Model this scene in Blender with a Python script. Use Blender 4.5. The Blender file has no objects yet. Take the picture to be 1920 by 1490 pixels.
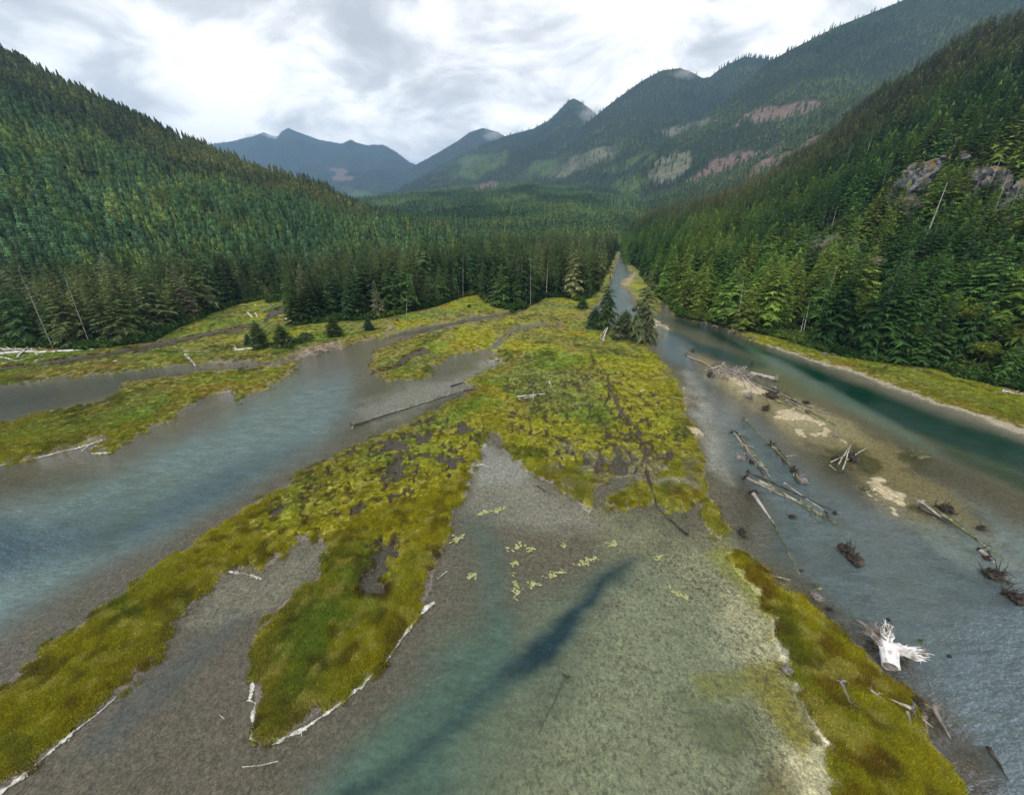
import bpy, math, random
import numpy as np
from mathutils import Vector, Matrix, noise as mnoise

R = math.radians
scene = bpy.context.scene

# ------------------------------------------------------------------ camera
PITCH = 25.15; FPX = 703.0; CAMH = 40.0          # pixels refer to a 1920 x 1490 frame
SP, CP = math.sin(R(PITCH)), math.cos(R(PITCH))
cam_d = bpy.data.cameras.new('camera'); cam = bpy.data.objects.new('camera', cam_d)
scene.collection.objects.link(cam)
cam.location = (0, 0, CAMH); cam.rotation_euler = (R(90 - PITCH), 0, 0)
cam_d.sensor_width = 36; cam_d.lens = FPX / 1920 * 36
cam_d.clip_start = 0.5; cam_d.clip_end = 60000
scene.camera = cam
scene.render.resolution_x = 1024; scene.render.resolution_y = 794

# ------------------------------------------------------------------ world, sun, exposure
SUN_EL, SUN_AZ = 52, 215                         # high soft sun behind the camera to the left
world = bpy.data.worlds.new("World"); scene.world = world; world.use_nodes = True
wt = world.node_tree; wn = wt.nodes; wl = wt.links; wn.clear()
def N(nodes, typ, **kw):
    n = nodes.new(typ)
    for k, v in kw.items(): setattr(n, k, v)
    return n
sky = N(wn, 'ShaderNodeTexSky', sky_type='NISHITA', sun_disc=False)
sky.sun_elevation = R(SUN_EL); sky.sun_rotation = R(SUN_AZ)
sky.air_density = 1.2; sky.dust_density = 2.0
bg_sky = N(wn, 'ShaderNodeBackground'); bg_sky.inputs['Strength'].default_value = 0.10
wl.new(sky.outputs[0], bg_sky.inputs['Color'])
tc = N(wn, 'ShaderNodeTexCoord')
sep = N(wn, 'ShaderNodeSeparateXYZ'); wl.new(tc.outputs['Generated'], sep.inputs[0])
def M(nodes, links, op, a, b=None, c=None, clamp=False):
    n = N(nodes, 'ShaderNodeMath', operation=op); n.use_clamp = clamp
    for i, v in enumerate((a, b, c)):
        if v is None: continue
        if isinstance(v, (int, float)): n.inputs[i].default_value = v
        else: links.new(v, n.inputs[i])
    return n.outputs[0]
zc = M(wn, wl, 'MAXIMUM', sep.outputs['Z'], 0.0)
zd = M(wn, wl, 'ADD', zc, 0.42)
px = M(wn, wl, 'DIVIDE', sep.outputs['X'], zd); py = M(wn, wl, 'DIVIDE', sep.outputs['Y'], zd)
comb = N(wn, 'ShaderNodeCombineXYZ'); wl.new(px, comb.inputs[0]); wl.new(py, comb.inputs[1])
comb.inputs[2].default_value = 2.3
mp = N(wn, 'ShaderNodeMapping'); wl.new(comb.outputs[0], mp.inputs[0])
mp.inputs['Rotation'].default_value = (0, 0, R(30)); mp.inputs['Scale'].default_value = (1.0, 1.35, 1)
n1 = N(wn, 'ShaderNodeTexNoise'); wl.new(mp.outputs[0], n1.inputs['Vector'])
n1.inputs['Scale'].default_value = 3.0; n1.inputs['Detail'].default_value = 10; n1.inputs['Roughness'].default_value = 0.60
n1.inputs['Distortion'].default_value = 0.35
n2 = N(wn, 'ShaderNodeTexNoise'); wl.new(mp.outputs[0], n2.inputs['Vector'])
n2.inputs['Scale'].default_value = 1.15; n2.inputs['Detail'].default_value = 3
s12 = M(wn, wl, 'ADD', M(wn, wl, 'MULTIPLY', n1.outputs[0], 0.6), M(wn, wl, 'MULTIPLY', n2.outputs[0], 0.4))
cr = N(wn, 'ShaderNodeValToRGB'); wl.new(s12, cr.inputs[0])
cr.color_ramp.elements[0].position = 0.395; cr.color_ramp.elements[0].color = (0.40, 0.40, 0.40, 1)
e = cr.color_ramp.elements.new(0.47); e.color = (0.54, 0.54, 0.53, 1)
e = cr.color_ramp.elements.new(0.52); e.color = (0.76, 0.75, 0.73, 1)
cr.color_ramp.elements[-1].position = 0.58; cr.color_ramp.elements[-1].color = (1.0, 0.98, 0.94, 1)
bg_c = N(wn, 'ShaderNodeBackground'); wl.new(cr.outputs[0], bg_c.inputs['Color'])
bg_c.inputs['Strength'].default_value = 1.12
mx = N(wn, 'ShaderNodeMixShader'); mx.inputs[0].default_value = 0.9      # nearly full cloud cover
wl.new(bg_sky.outputs[0], mx.inputs[1]); wl.new(bg_c.outputs[0], mx.inputs[2])
wo = N(wn, 'ShaderNodeOutputWorld'); wl.new(mx.outputs[0], wo.inputs[0])

sl = bpy.data.lights.new('sun', 'SUN'); sl.energy = 1.5; sl.angle = R(11); sl.color = (1.0, 0.96, 0.88)
sun = bpy.data.objects.new('sun', sl); scene.collection.objects.link(sun)
sd_ = Vector((math.sin(R(SUN_AZ)) * math.cos(R(SUN_EL)), math.cos(R(SUN_AZ)) * math.cos(R(SUN_EL)), math.sin(R(SUN_EL))))
sun.rotation_euler = sd_.to_track_quat('Z', 'Y').to_euler(); sun.location = (0, 0, 300)
scene.view_settings.view_transform = 'Standard'; scene.view_settings.look = 'None'
scene.view_settings.exposure = 0.75; scene.view_settings.gamma = 1.0
scene.render.engine = 'CYCLES'
scene.cycles.max_bounces = 5; scene.cycles.diffuse_bounces = 2; scene.cycles.glossy_bounces = 2
scene.cycles.transparent_max_bounces = 8; scene.cycles.volume_bounces = 0
scene.cycles.sample_clamp_direct = 3.0; scene.cycles.sample_clamp_indirect = 2.0

# ------------------------------------------------------------------ helpers
rng = np.random.default_rng(7); random.seed(7)
def depth_at(v, z=0.0):
    return (CAMH - z) / (SP + (np.asarray(v, float) - 745) / FPX * CP)
def at_depth(u, v, t):
    X = (np.asarray(u, float) - 960) / FPX; Y = (np.asarray(v, float) - 745) / FPX
    return X * t, (CP - Y * SP) * t, CAMH + (-SP - Y * CP) * t
def ground_pt(u, v, z=0.0):
    return at_depth(u, v, depth_at(v, z))
def v_for(t, z):                                  # frame row of height z at depth t
    return 745 + FPX * (((CAMH - z) / t) - SP) / CP
def project(x, y, z):
    d = y * CP - (z - CAMH) * SP; up = y * SP + (z - CAMH) * CP
    d = np.maximum(d, 1e-3)
    return 960 + FPX * x / d, 745 - FPX * up / d, d
def z_top(y, v):                                  # height seen at row v above a base at distance y
    Y = (v - 745) / FPX
    return CAMH - y * (SP + Y * CP) / (CP - Y * SP)
def sstep(a, b, x):
    t = np.clip((x - a) / (b - a), 0, 1); return t * t * (3 - 2 * t)
def _h(ix, iy, s):
    n = (ix * 374761393 + iy * 668265263 + s * 1442695041) & 0xFFFFFFFF
    n = ((n ^ (n >> 13)) * 1274126177) & 0xFFFFFFFF
    return ((n ^ (n >> 16)) & 0xFFFF) / 65535.0
def vn(x, y, s=0):
    x = np.asarray(x, float); y = np.asarray(y, float)
    fx = np.floor(x); fy = np.floor(y); ix = fx.astype(np.int64); iy = fy.astype(np.int64)
    tx = x - fx; ty = y - fy; tx = tx * tx * tx * (tx * (tx * 6 - 15) + 10); ty = ty * ty * ty * (ty * (ty * 6 - 15) + 10)
    a = _h(ix, iy, s); b = _h(ix + 1, iy, s); c = _h(ix, iy + 1, s); d = _h(ix + 1, iy + 1, s)
    return (a + (b - a) * tx) * (1 - ty) + (c + (d - c) * tx) * ty
def fbm(x, y, sc, o=4, s=0, g=0.5):                # 0..1, sc = metres of the largest feature
    r = 0; a = 1; w = 0; f = 1.0 / sc
    for i in range(o):
        r = r + a * vn(x * f + 17.3 * i, y * f - 9.1 * i, s + i); w += a; a *= g; f *= 2.03
    return r / w
def sdpoly(P, x, y, margin=None):                  # >0 inside, in the units of x, y
    P = np.array(P, float); x = np.asarray(x, float); y = np.asarray(y, float); shp = x.shape
    x = x.ravel(); y = y.ravel(); out = np.full(x.shape, -1e3 if margin is None else -float(margin))
    if margin is None: idx = np.arange(x.size)
    else:
        mn = P.min(0) - margin; mxx = P.max(0) + margin
        idx = np.nonzero((x > mn[0]) & (x < mxx[0]) & (y > mn[1]) & (y < mxx[1]))[0]
    if idx.size == 0: return out.reshape(shp)
    X = x[idx].astype(np.float32); Y = y[idx].astype(np.float32)
    d2 = np.full(X.shape, 1e12, np.float32); ins = np.zeros(X.shape, bool)
    for i in range(len(P)):
        a = P[i]; b = P[(i + 1) % len(P)]; e0 = b[0] - a[0]; e1 = b[1] - a[1]
        l = e0 * e0 + e1 * e1 + 1e-9
        wx = X - np.float32(a[0]); wy = Y - np.float32(a[1])
        t = np.clip((wx * np.float32(e0) + wy * np.float32(e1)) / np.float32(l), 0, 1)
        dx = wx - np.float32(e0) * t; dy = wy - np.float32(e1) * t
        d2 = np.minimum(d2, dx * dx + dy * dy)
        if a[1] != b[1]:
            c = (a[1] > Y) != (b[1] > Y)
            ins ^= c & (X < e0 * (Y - a[1]) / (b[1] - a[1]) + a[0])
    d = np.sqrt(d2); d = np.where(ins, d, -d)
    if margin is not None: d = np.maximum(d, -margin)
    out[idx] = d
    return out.reshape(shp)
def dline(P, x, y, margin=40):                     # distance to an open polyline
    P = np.array(P, float); shp = np.shape(x); x = np.ravel(x); y = np.ravel(y)
    out = np.full(x.shape, float(margin)); mn = P.min(0) - margin; mxx = P.max(0) + margin
    idx = np.nonzero((x > mn[0]) & (x < mxx[0]) & (y > mn[1]) & (y < mxx[1]))[0]
    if idx.size == 0: return out.reshape(shp)
    X = x[idx]; Y = y[idx]; d2 = np.full(X.shape, 1e12)
    for a, b in zip(P[:-1], P[1:]):
        e = b - a; t = np.clip(((X - a[0]) * e[0] + (Y - a[1]) * e[1]) / (e @ e + 1e-9), 0, 1)
        d2 = np.minimum(d2, (X - a[0] - e[0] * t) ** 2 + (Y - a[1] - e[1] * t) ** 2)
    out[idx] = np.minimum(np.sqrt(d2), margin); return out.reshape(shp)

def mesh_np(name, V, F, mats, smooth=False, attrs=None, parent=None, link=True):
    """V (n,3), F (m,3|4) arrays or list of faces"""
    me = bpy.data.meshes.new(name)
    V = np.asarray(V, np.float32)
    if isinstance(F, np.ndarray):
        k = F.shape[1]; m = len(F)
        me.vertices.add(len(V)); me.vertices.foreach_set('co', V.ravel())
        me.loops.add(m * k); me.loops.foreach_set('vertex_index', F.astype(np.int32).ravel())
        me.polygons.add(m); me.polygons.foreach_set('loop_start', np.arange(0, m * k, k, dtype=np.int32))
        me.polygons.foreach_set('loop_total', np.full(m, k, np.int32))
        me.update(calc_edges=True)
    else:
        me.from_pydata([tuple(map(float, v)) for v in V], [], [tuple(f) for f in F]); me.update()
    if smooth: me.polygons.foreach_set('use_smooth', np.ones(len(me.polygons), bool))
    for an, arr in (attrs or {}).items():
        arr = np.asarray(arr, np.float32)
        if arr.ndim == 1:
            a = me.attributes.new(an, 'FLOAT', 'POINT'); a.data.foreach_set('value', arr)
        else:
            if arr.shape[1] == 3: arr = np.concatenate([arr, np.ones((len(arr), 1), np.float32)], 1)
            a = me.attributes.new(an, 'FLOAT_COLOR', 'POINT'); a.data.foreach_set('color', arr.ravel())
    for m_ in (mats if isinstance(mats, (list, tuple)) else [mats]): me.materials.append(m_)
    if not link: return me
    o = bpy.data.objects.new(name, me); scene.collection.objects.link(o)
    if parent: o.parent = parent
    return o
def tag(o, label=None, cat=None, group=None, kind=None):
    if label: o['label'] = label
    if cat: o['category'] = cat
    if group: o['group'] = group
    if kind: o['kind'] = kind
    return o
def empty(name, loc, rz=0, sc=1.0):
    o = bpy.data.objects.new(name, None); scene.collection.objects.link(o)
    o.location = loc; o.rotation_euler = (0, 0, rz); o.scale = (sc, sc, sc); o.empty_display_size = 0.5
    return o

# ------------------------------------------------------------------ materials
def new_mat(name):
    m = bpy.data.materials.new(name); m.use_nodes = True
    nt = m.node_tree; nt.nodes.clear()
    out = N(nt.nodes, 'ShaderNodeOutputMaterial')
    return m, nt.nodes, nt.links, out
def noise_fac(nodes, links, scale, detail=4, rough=0.5, coord='Object', vec=None, w=None):
    n = N(nodes, 'ShaderNodeTexNoise'); n.inputs['Scale'].default_value = scale
    n.inputs['Detail'].default_value = detail; n.inputs['Roughness'].default_value = rough
    if vec is None:
        t = N(nodes, 'ShaderNodeTexCoord'); links.new(t.outputs[coord], n.inputs['Vector'])
    else: links.new(vec, n.inputs['Vector'])
    return n.outputs[0]
def mapr(nodes, links, v, a, b, c, d):
    n = N(nodes, 'ShaderNodeMapRange'); links.new(v, n.inputs[0])
    for i, k in enumerate((a, b, c, d)): n.inputs[i + 1].default_value = k
    return n.outputs[0]
def mulcol(nodes, links, col, fac):
    n = N(nodes, 'ShaderNodeVectorMath', operation='SCALE'); links.new(col, n.inputs[0])
    if isinstance(fac, (int, float)): n.inputs['Scale'].default_value = fac
    else: links.new(fac, n.inputs['Scale'])
    return n.outputs[0]
def mixcol(nodes, links, f, a, b):
    n = N(nodes, 'ShaderNodeMix', data_type='RGBA')
    if isinstance(f, (int, float)): n.inputs[0].default_value = f
    else: links.new(f, n.inputs[0])
    for i, v in ((6, a), (7, b)):
        if isinstance(v, tuple): n.inputs[i].default_value = (*v, 1) if len(v) == 3 else v
        else: links.new(v, n.inputs[i])
    return n.outputs[2]
def geo_pos(nodes): return N(nodes, 'ShaderNodeNewGeometry').outputs['Position']

def foliage_mat(name, lo=0.6, hi=1.6, scale=0.35, trans=0.25):
    m, n, l, out = new_mat(name)
    a = N(n, 'ShaderNodeAttribute', attribute_type='INSTANCER', attribute_name='tint')
    f = mapr(n, l, noise_fac(n, l, scale, 3), 0.3, 0.7, lo, hi)
    g = N(n, 'ShaderNodeNewGeometry')
    f2 = mapr(n, l, g.outputs['Random Per Island'], 0, 1, 0.6, 1.55)
    c = mulcol(n, l, a.outputs['Color'], M(n, l, 'MULTIPLY', f, f2))
    d = N(n, 'ShaderNodeBsdfDiffuse'); l.new(c, d.inputs[0])
    t = N(n, 'ShaderNodeBsdfTranslucent'); l.new(c, t.inputs[0])
    mxs = N(n, 'ShaderNodeMixShader'); mxs.inputs[0].default_value = trans
    l.new(d.outputs[0], mxs.inputs[1]); l.new(t.outputs[0], mxs.inputs[2]); l.new(mxs.outputs[0], out.inputs[0])
    return m
def wood_mat(name, c1, c2, c3=None, rough=0.85, sc=3.0, amt=0.5):
    m, n, l, out = new_mat(name)
    tcn = N(n, 'ShaderNodeTexCoord'); mpn = N(n, 'ShaderNodeMapping'); l.new(tcn.outputs['Object'], mpn.inputs[0])
    v = noise_fac(n, l, sc, 6, 0.65, vec=mpn.outputs[0])
    c = mixcol(n, l, mapr(n, l, v, 0.38, 0.62, 0, 1), c1, c2)
    if c3: c = mixcol(n, l, mapr(n, l, noise_fac(n, l, sc * 0.35, 3), 0.5, 0.64, 0, 1), c, c3)
    b = N(n, 'ShaderNodeBsdfPrincipled'); l.new(c, b.inputs['Base Color']); b.inputs['Roughness'].default_value = rough
    b.inputs['Specular IOR Level'].default_value = 0.25
    bp = N(n, 'ShaderNodeBump'); bp.inputs['Strength'].default_value = 0.6; bp.inputs['Distance'].default_value = 0.08
    l.new(noise_fac(n, l, sc * 2.5, 5, 0.7, vec=mpn.outputs[0]), bp.inputs['Height']); l.new(bp.outputs[0], b.inputs['Normal'])
    l.new(b.outputs[0], out.inputs[0]); return m
MAT = {}
MAT['needles'] = foliage_mat('needles')
MAT['leaves'] = foliage_mat('leaves', 0.6, 1.45, 0.9, 0.3)
MAT['grassblade'] = foliage_mat('grass_blades', 0.75, 1.3, 1.5, 0.2)
MAT['bark'] = wood_mat('bark', (0.10, 0.085, 0.07), (0.20, 0.18, 0.155))
MAT['snag'] = wood_mat('weathered_snag', (0.30, 0.29, 0.27), (0.46, 0.45, 0.42), (0.20, 0.18, 0.16), sc=1.2)
MAT['white_wood'] = wood_mat('bleached_wood', (0.50, 0.48, 0.46), (0.80, 0.79, 0.77), (0.24, 0.17, 0.13), sc=1.8)
MAT['pale_wood'] = wood_mat('pale_driftwood', (0.26, 0.235, 0.20), (0.46, 0.43, 0.38), (0.16, 0.13, 0.10), sc=1.6)
MAT['grey_wood'] = wood_mat('grey_driftwood', (0.13, 0.11, 0.095), (0.33, 0.29, 0.26), (0.22, 0.18, 0.15), sc=1.8)
MAT['dark_wood'] = wood_mat('wet_dark_wood', (0.016, 0.012, 0.009), (0.055, 0.042, 0.032), (0.09, 0.07, 0.055), 0.6, sc=2.0)
MAT['mossy_wood'] = wood_mat('algae_covered_wood', (0.05, 0.05, 0.02), (0.16, 0.16, 0.06), (0.36, 0.34, 0.24), 0.8, sc=1.5)
# ------------------------------------------------------------------ the tidal flats: outlines
LAND = [(-900,724),(0,721),(67,714),(168,704),(268,692),(369,684),(440,680),(484,681),(488,687),(440,692),(386,697),(302,707),
 (242,716),(215,732),(195,752),(151,759),(84,769),(34,783),(0,794),(-60,808),(-300,840),(-900,900),(-900,980),(-300,910),(0,872),(74,856),
 (151,836),(188,825),(203,826),(171,840),(174,848),(208,845),(248,826),(285,806),(322,783),(369,759),(406,736),(436,731),
 (443,739),(440,752),(453,751),(487,736),(523,716),(550,692),(570,672),(620,657),(687,638),(734,628),(771,618),(821,608),
 (855,601),(888,595),(939,588),(965,582),(986,574),(990,579),(972,586),(939,594),(888,603),(838,615),(788,628),(731,645),
 (704,658),(690,682),(700,702),(720,714),(754,717),(794,709),(821,689),(840,675),(841,669),(868,667),(888,662),(932,638),
 (942,628),(967,614),(1000,608),(1053,608),(1055,612),(1006,613),(972,621),(945,637),(925,658),(912,677),(947,681),
 (898,702),(870,716),(885,729),(850,752),(820,766),(760,795),(700,817),(650,842),(600,870),(520,914),(460,952),(400,991),
 (320,1046),(230,1107),(150,1167),(60,1237),(0,1280),(-200,1440),(-500,1700),(-500,2100),(-200,1720),(0,1486),(21,1469),(72,1431),(101,1401),
 (139,1369),(182,1336),(218,1304),(254,1270),(309,1223),(325,1190),(338,1156),(372,1122),(406,1097),(431,1071),(465,1071),
 (486,1078),(520,1046),(545,1025),(580,1012),(609,1016),(609,1035),(592,1084),(549,1114),(499,1160),(482,1194),(478,1232),
 (482,1261),(478,1304),(482,1359),(486,1388),(504,1394),(569,1360),(633,1317),(681,1274),(724,1235),(749,1197),(779,1154),
 (805,1106),(822,1072),(835,1029),(848,982),(857,948),(874,926),(885,895),(893,868),(908,836),(910,818),(925,812),(938,827),(948,846),
 (968,857),(984,884),(1010,903),(1053,920),(1100,966),(1116,952),(1111,925),(1135,905),(1170,890),(1200,893),(1185,905),(1140,925),
 (1138,945),(1156,962),(1195,957),(1225,949),(1247,957),(1272,966),(1290,941),(1309,950),(1315,982),(1337,1010),(1355,1012),
 (1360,988),(1343,952),(1326,922),(1324,866),(1315,836),(1304,806),(1294,780),(1281,740),(1262,705),(1241,682),(1219,650),
 (1208,632),(1160,622),(1120,600),(1105,585),(1130,560),(1142,535),(1150,510),(1156,488),(1164,470),(1160,424.5),(-900,424.5)]
RBANK = [(1172,486),(1176,498),(1180,508),(1192,520),(1235,540),(1248,565),(1262,590),(1300,600),(1346,610),(1382,624),(1417,640),(1470,659),(1541,681),
 (1612,704),(1683,729),(1753,754),(1807,772),(1842,786),(1877,798),(1920,812),(2100,880),(2600,1060),(2900,1000),(2900,424.5),(1166,424.5),(1168,470)]
BAR = [(1160,529),(1180,518),(1190,509),(1205,512),(1225,540),(1238,560),(1240,575),(1232,590),(1218,597),(1212,580),(1192,560),(1178,545),(1163,538)]
SPIT = [(1363,1035),(1387,1027),(1413,1043),(1447,1067),(1463,1097),(1513,1123),(1547,1150),(1597,1193),(1640,1227),(1663,1263),
 (1707,1293),(1730,1317),(1747,1350),(1757,1400),(1780,1443),(1813,1490),(1880,1600),(1700,1700),(1560,1600),(1560,1480),(1547,1400),(1513,1340),
 (1493,1287),(1485,1253),(1467,1227),(1450,1200),(1453,1173),(1440,1140),(1413,1100),(1385,1075)]
SANDS = [[(1620,890),(1650,897),(1690,930),(1713,958),(1700,972),(1668,950),(1640,925)],
 [(1450,768),(1485,762),(1515,778),(1530,790),(1490,790),(1465,782)],[(1500,812),(1530,806),(1562,818),(1572,832),(1530,830)],
 [(1330,690),(1390,700),(1440,740),(1420,745),(1360,715)],[(1282,735),(1290,742),(1288,752),(1280,748)],[(1302,800),(1322,806),(1304,810)],
 [(1210,600),(1235,602),(1248,612),(1225,610)]]
# zones of hummocks and pools on the marsh (px outline, strength)
PITZ = [([(940,700),(1060,690),(1180,680),(1250,745),(1295,800),(1310,860),(1230,870),(1160,890),(1060,890),(980,850),(930,800),(920,740)],0.42),
 ([(660,830),(760,790),(860,770),(905,800),(880,880),(790,930),(700,960),(600,1010),(520,1020),(470,990),(540,920)],0.80),
 ([(700,1000),(760,990),(765,1050),(740,1090),(690,1120),(670,1100),(680,1050)],0.95),
 ([(780,800),(920,770),(920,830),(880,870),(800,860)],0.45),
 ([(1040,810),(1200,830),(1290,840),(1250,890),(1150,900),(1070,880)],1.0),
 ([(740,690),(860,630),(880,640),(820,680)],0.25),([(150,780),(440,690),(500,690),(430,720),(250,800)],0.22)]
CREEKS = [([(1105,665),(1112,690),(1135,705),(1150,745),(1165,770),(1182,790),(1200,815),(1210,840),(1205,880)],2.6),
 ([(0,693),(60,686),(120,678),(190,668),(250,655),(300,645),(340,640),(400,626),(450,618),(480,610)],3.0),
 ([(250,664),(290,652),(300,650),(330,645)],2.5),([(500,600),(505,592),(530,583),(540,578)],5.0),
 ([(700,700),(740,688),(760,676),(790,664)],3.0),([(760,672),(775,665),(795,660)],4.5),
 ([(1620,690),(1700,690),(1800,720),(1860,735),(1920,770)],1.2),
 ([(720,830),(742,835),(745,850)],3.5),([(770,800),(790,792),(800,800)],4.0),([(700,1085),(690,1105),(715,1112)],15.0)]
BED = [  # submerged and exposed bed colours: outline, colour, soft px, amount
 ([(1150,990),(1350,1020),(1420,1110),(1450,1200),(1480,1300),(1540,1400),(1560,1560),(850,1560),(1000,1350),(1100,1200),(1150,1080)],(0.29,0.285,0.185),55,1),
 ([(560,1560),(640,1400),(780,1260),(870,1140),(950,1060),(1100,1100),(1100,1300),(900,1560)],(0.14,0.16,0.11),50,1),
 ([(880,900),(1000,920),(1100,1000),(1080,1080),(960,1180),(860,1150),(850,1020)],(0.15,0.125,0.095),40,0.9),
 ([(1370,1110),(1445,1110),(1460,1180),(1450,1215),(1485,1260),(1400,1250),(1330,1200)],(0.48,0.44,0.30),25,0.9),
 ([(1470,1400),(1540,1370),(1600,1450),(1640,1560),(1440,1560)],(0.60,0.54,0.38),25,0.95),
 ([(1300,1270),(1360,1260),(1420,1245),(1455,1258),(1485,1300),(1522,1370),(1500,1400),(1478,1385),(1450,1330),(1415,1290),(1380,1320),(1320,1310)],(0.26,0.23,0.03),14,1.0),
 ([(1280,1310),(1350,1330),(1400,1340),(1420,1400),(1360,1430),(1290,1390)],(0.13,0.13,0.035),30,1.0),
 ([(1390,1480),(1440,1430),(1480,1470),(1500,1560),(1380,1560)],(0.16,0.13,0.04),25,0.9),
 ([(1330,1030),(1360,1020),(1420,1090),(1450,1160),(1420,1130),(1370,1080)],(0.28,0.28,0.05),14,0.8),
 ([(1280,650),(1340,680),(1420,730),(1500,745),(1580,790),(1660,830),(1720,870),(1790,930),(1900,1060),(1800,1010),(1700,975),(1640,920),(1560,860),(1470,810),(1420,770),(1340,710)],(0.36,0.29,0.15),18,1),
 ([(1440,760),(1500,765),(1600,800),(1640,830),(1560,820),(1490,790)],(0.42,0.36,0.22),12,0.9),
 ([(1230,600),(1290,605),(1400,650),(1480,700),(1560,760),(1500,740),(1400,700),(1300,650)],(0.10,0.115,0.035),14,1),
 ([(1700,970),(1760,980),(1850,1060),(1830,1090),(1760,1040)],(0.45,0.46,0.36),14,0.8),
 ([(1390,850),(1420,850),(1600,1000),(1640,1060),(1600,1050),(1480,980)],(0.36,0.37,0.34),25,0.6),
 ([(1285,700),(1330,730),(1380,850),(1370,900),(1330,870),(1310,800)],(0.50,0.50,0.50),22,0.9),
 ([(880,870),(960,870),(1100,980),(960,990),(880,960)],(0.30,0.28,0.25),25,0.8),
 ([(900,830),(950,850),(1000,885),(960,900),(900,900)],(0.34,0.33,0.34),12,0.8),
 ([(430,1075),(500,1060),(600,1010),(620,1020),(560,1120),(500,1150),(400,1180),(360,1170)],(0.24,0.22,0.18),20,0.8),
 ([(640,760),(880,690),(940,650),(960,640),(930,690),(800,760),(700,800)],(0.32,0.31,0.31),16,0.7)]
MURK = [  # how turbid and what colour the water body is: outline, tint, amount, soft px
 ([(-900,970),(0,950),(200,880),(420,770),(560,700),(660,690),(680,760),(610,840),(400,955),(200,1070),(0,1200),(-500,1560)],(0.125,0.188,0.185),0.66,45),
 ([(-900,1100),(0,1000),(220,950),(430,885),(560,840),(450,925),(220,1010),(0,1090),(-300,1250)],(0.055,0.100,0.115),0.66,34),
 ([(-900,1120),(-200,980),(20,990),(70,1040),(0,1090),(-400,1300)],(0.03,0.08,0.11),0.6,30),
 ([(560,1560),(640,1400),(780,1260),(870,1130),(880,960),(925,960),(930,1090),(1000,1180),(1150,1060),(1230,1090),(1180,1200),(1080,1350),(1050,1560)],(0.060,0.115,0.088),0.60,60),
 ([(980,1100),(1250,1080),(1400,1180),(1430,1300),(1400,1420),(1450,1560),(900,1560)],(0.15,0.19,0.125),0.28,60),
 ([(300,1230),(420,1150),(440,1170),(380,1250),(250,1380),(180,1380)],(0.07,0.10,0.10),0.30,30),
 ([(1290,690),(1400,900),(1430,1030),(1540,1130),(1690,1260),(1790,1400),(1880,1560),(2400,1500),(2300,1150),(1900,1020),(1720,985),(1550,890),(1420,790)],(0.108,0.152,0.160),0.55,30),
 ([(1640,900),(1800,940),(2000,1020),(2300,1100),(2100,1150),(1800,1040)],(0.20,0.26,0.25),0.4,30),
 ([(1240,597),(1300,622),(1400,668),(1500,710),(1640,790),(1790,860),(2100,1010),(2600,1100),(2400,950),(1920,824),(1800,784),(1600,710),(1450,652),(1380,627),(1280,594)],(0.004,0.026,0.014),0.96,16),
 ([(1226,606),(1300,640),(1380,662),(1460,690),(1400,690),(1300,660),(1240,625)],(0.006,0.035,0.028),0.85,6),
 ([(1220,640),(1240,620),(1290,650),(1290,690),(1250,680)],(0.12,0.20,0.23),0.5,14),
 ([(1108,600),(1125,570),(1150,510),(1166,486),(1180,520),(1178,560),(1205,590),(1215,620),(1180,625)],(0.14,0.20,0.21),0.65,8),
 ([(-300,735),(0,728),(250,700),(470,686),(210,740),(150,760),(0,790),(-300,830)],(0.045,0.055,0.05),0.6,8),
 ([(700,635),(771,619),(888,598),(980,578),(880,605),(790,628)],(0.035,0.028,0.02),0.7,5),
 ([(1390,640),(1600,760),(1780,860),(1700,830),(1560,760),(1440,690)],(0.07,0.16,0.12),0.35,8)]

def warp(x, y):
    k = np.clip(y / 60.0, 0.6, 2.2)
    wx = (fbm(x, y, 5, 4, 11) - 0.5) * 2.4 * k; wy = (fbm(x, y, 5, 4, 31) - 0.5) * 2.4 * k
    return x + wx, y + wy

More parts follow.
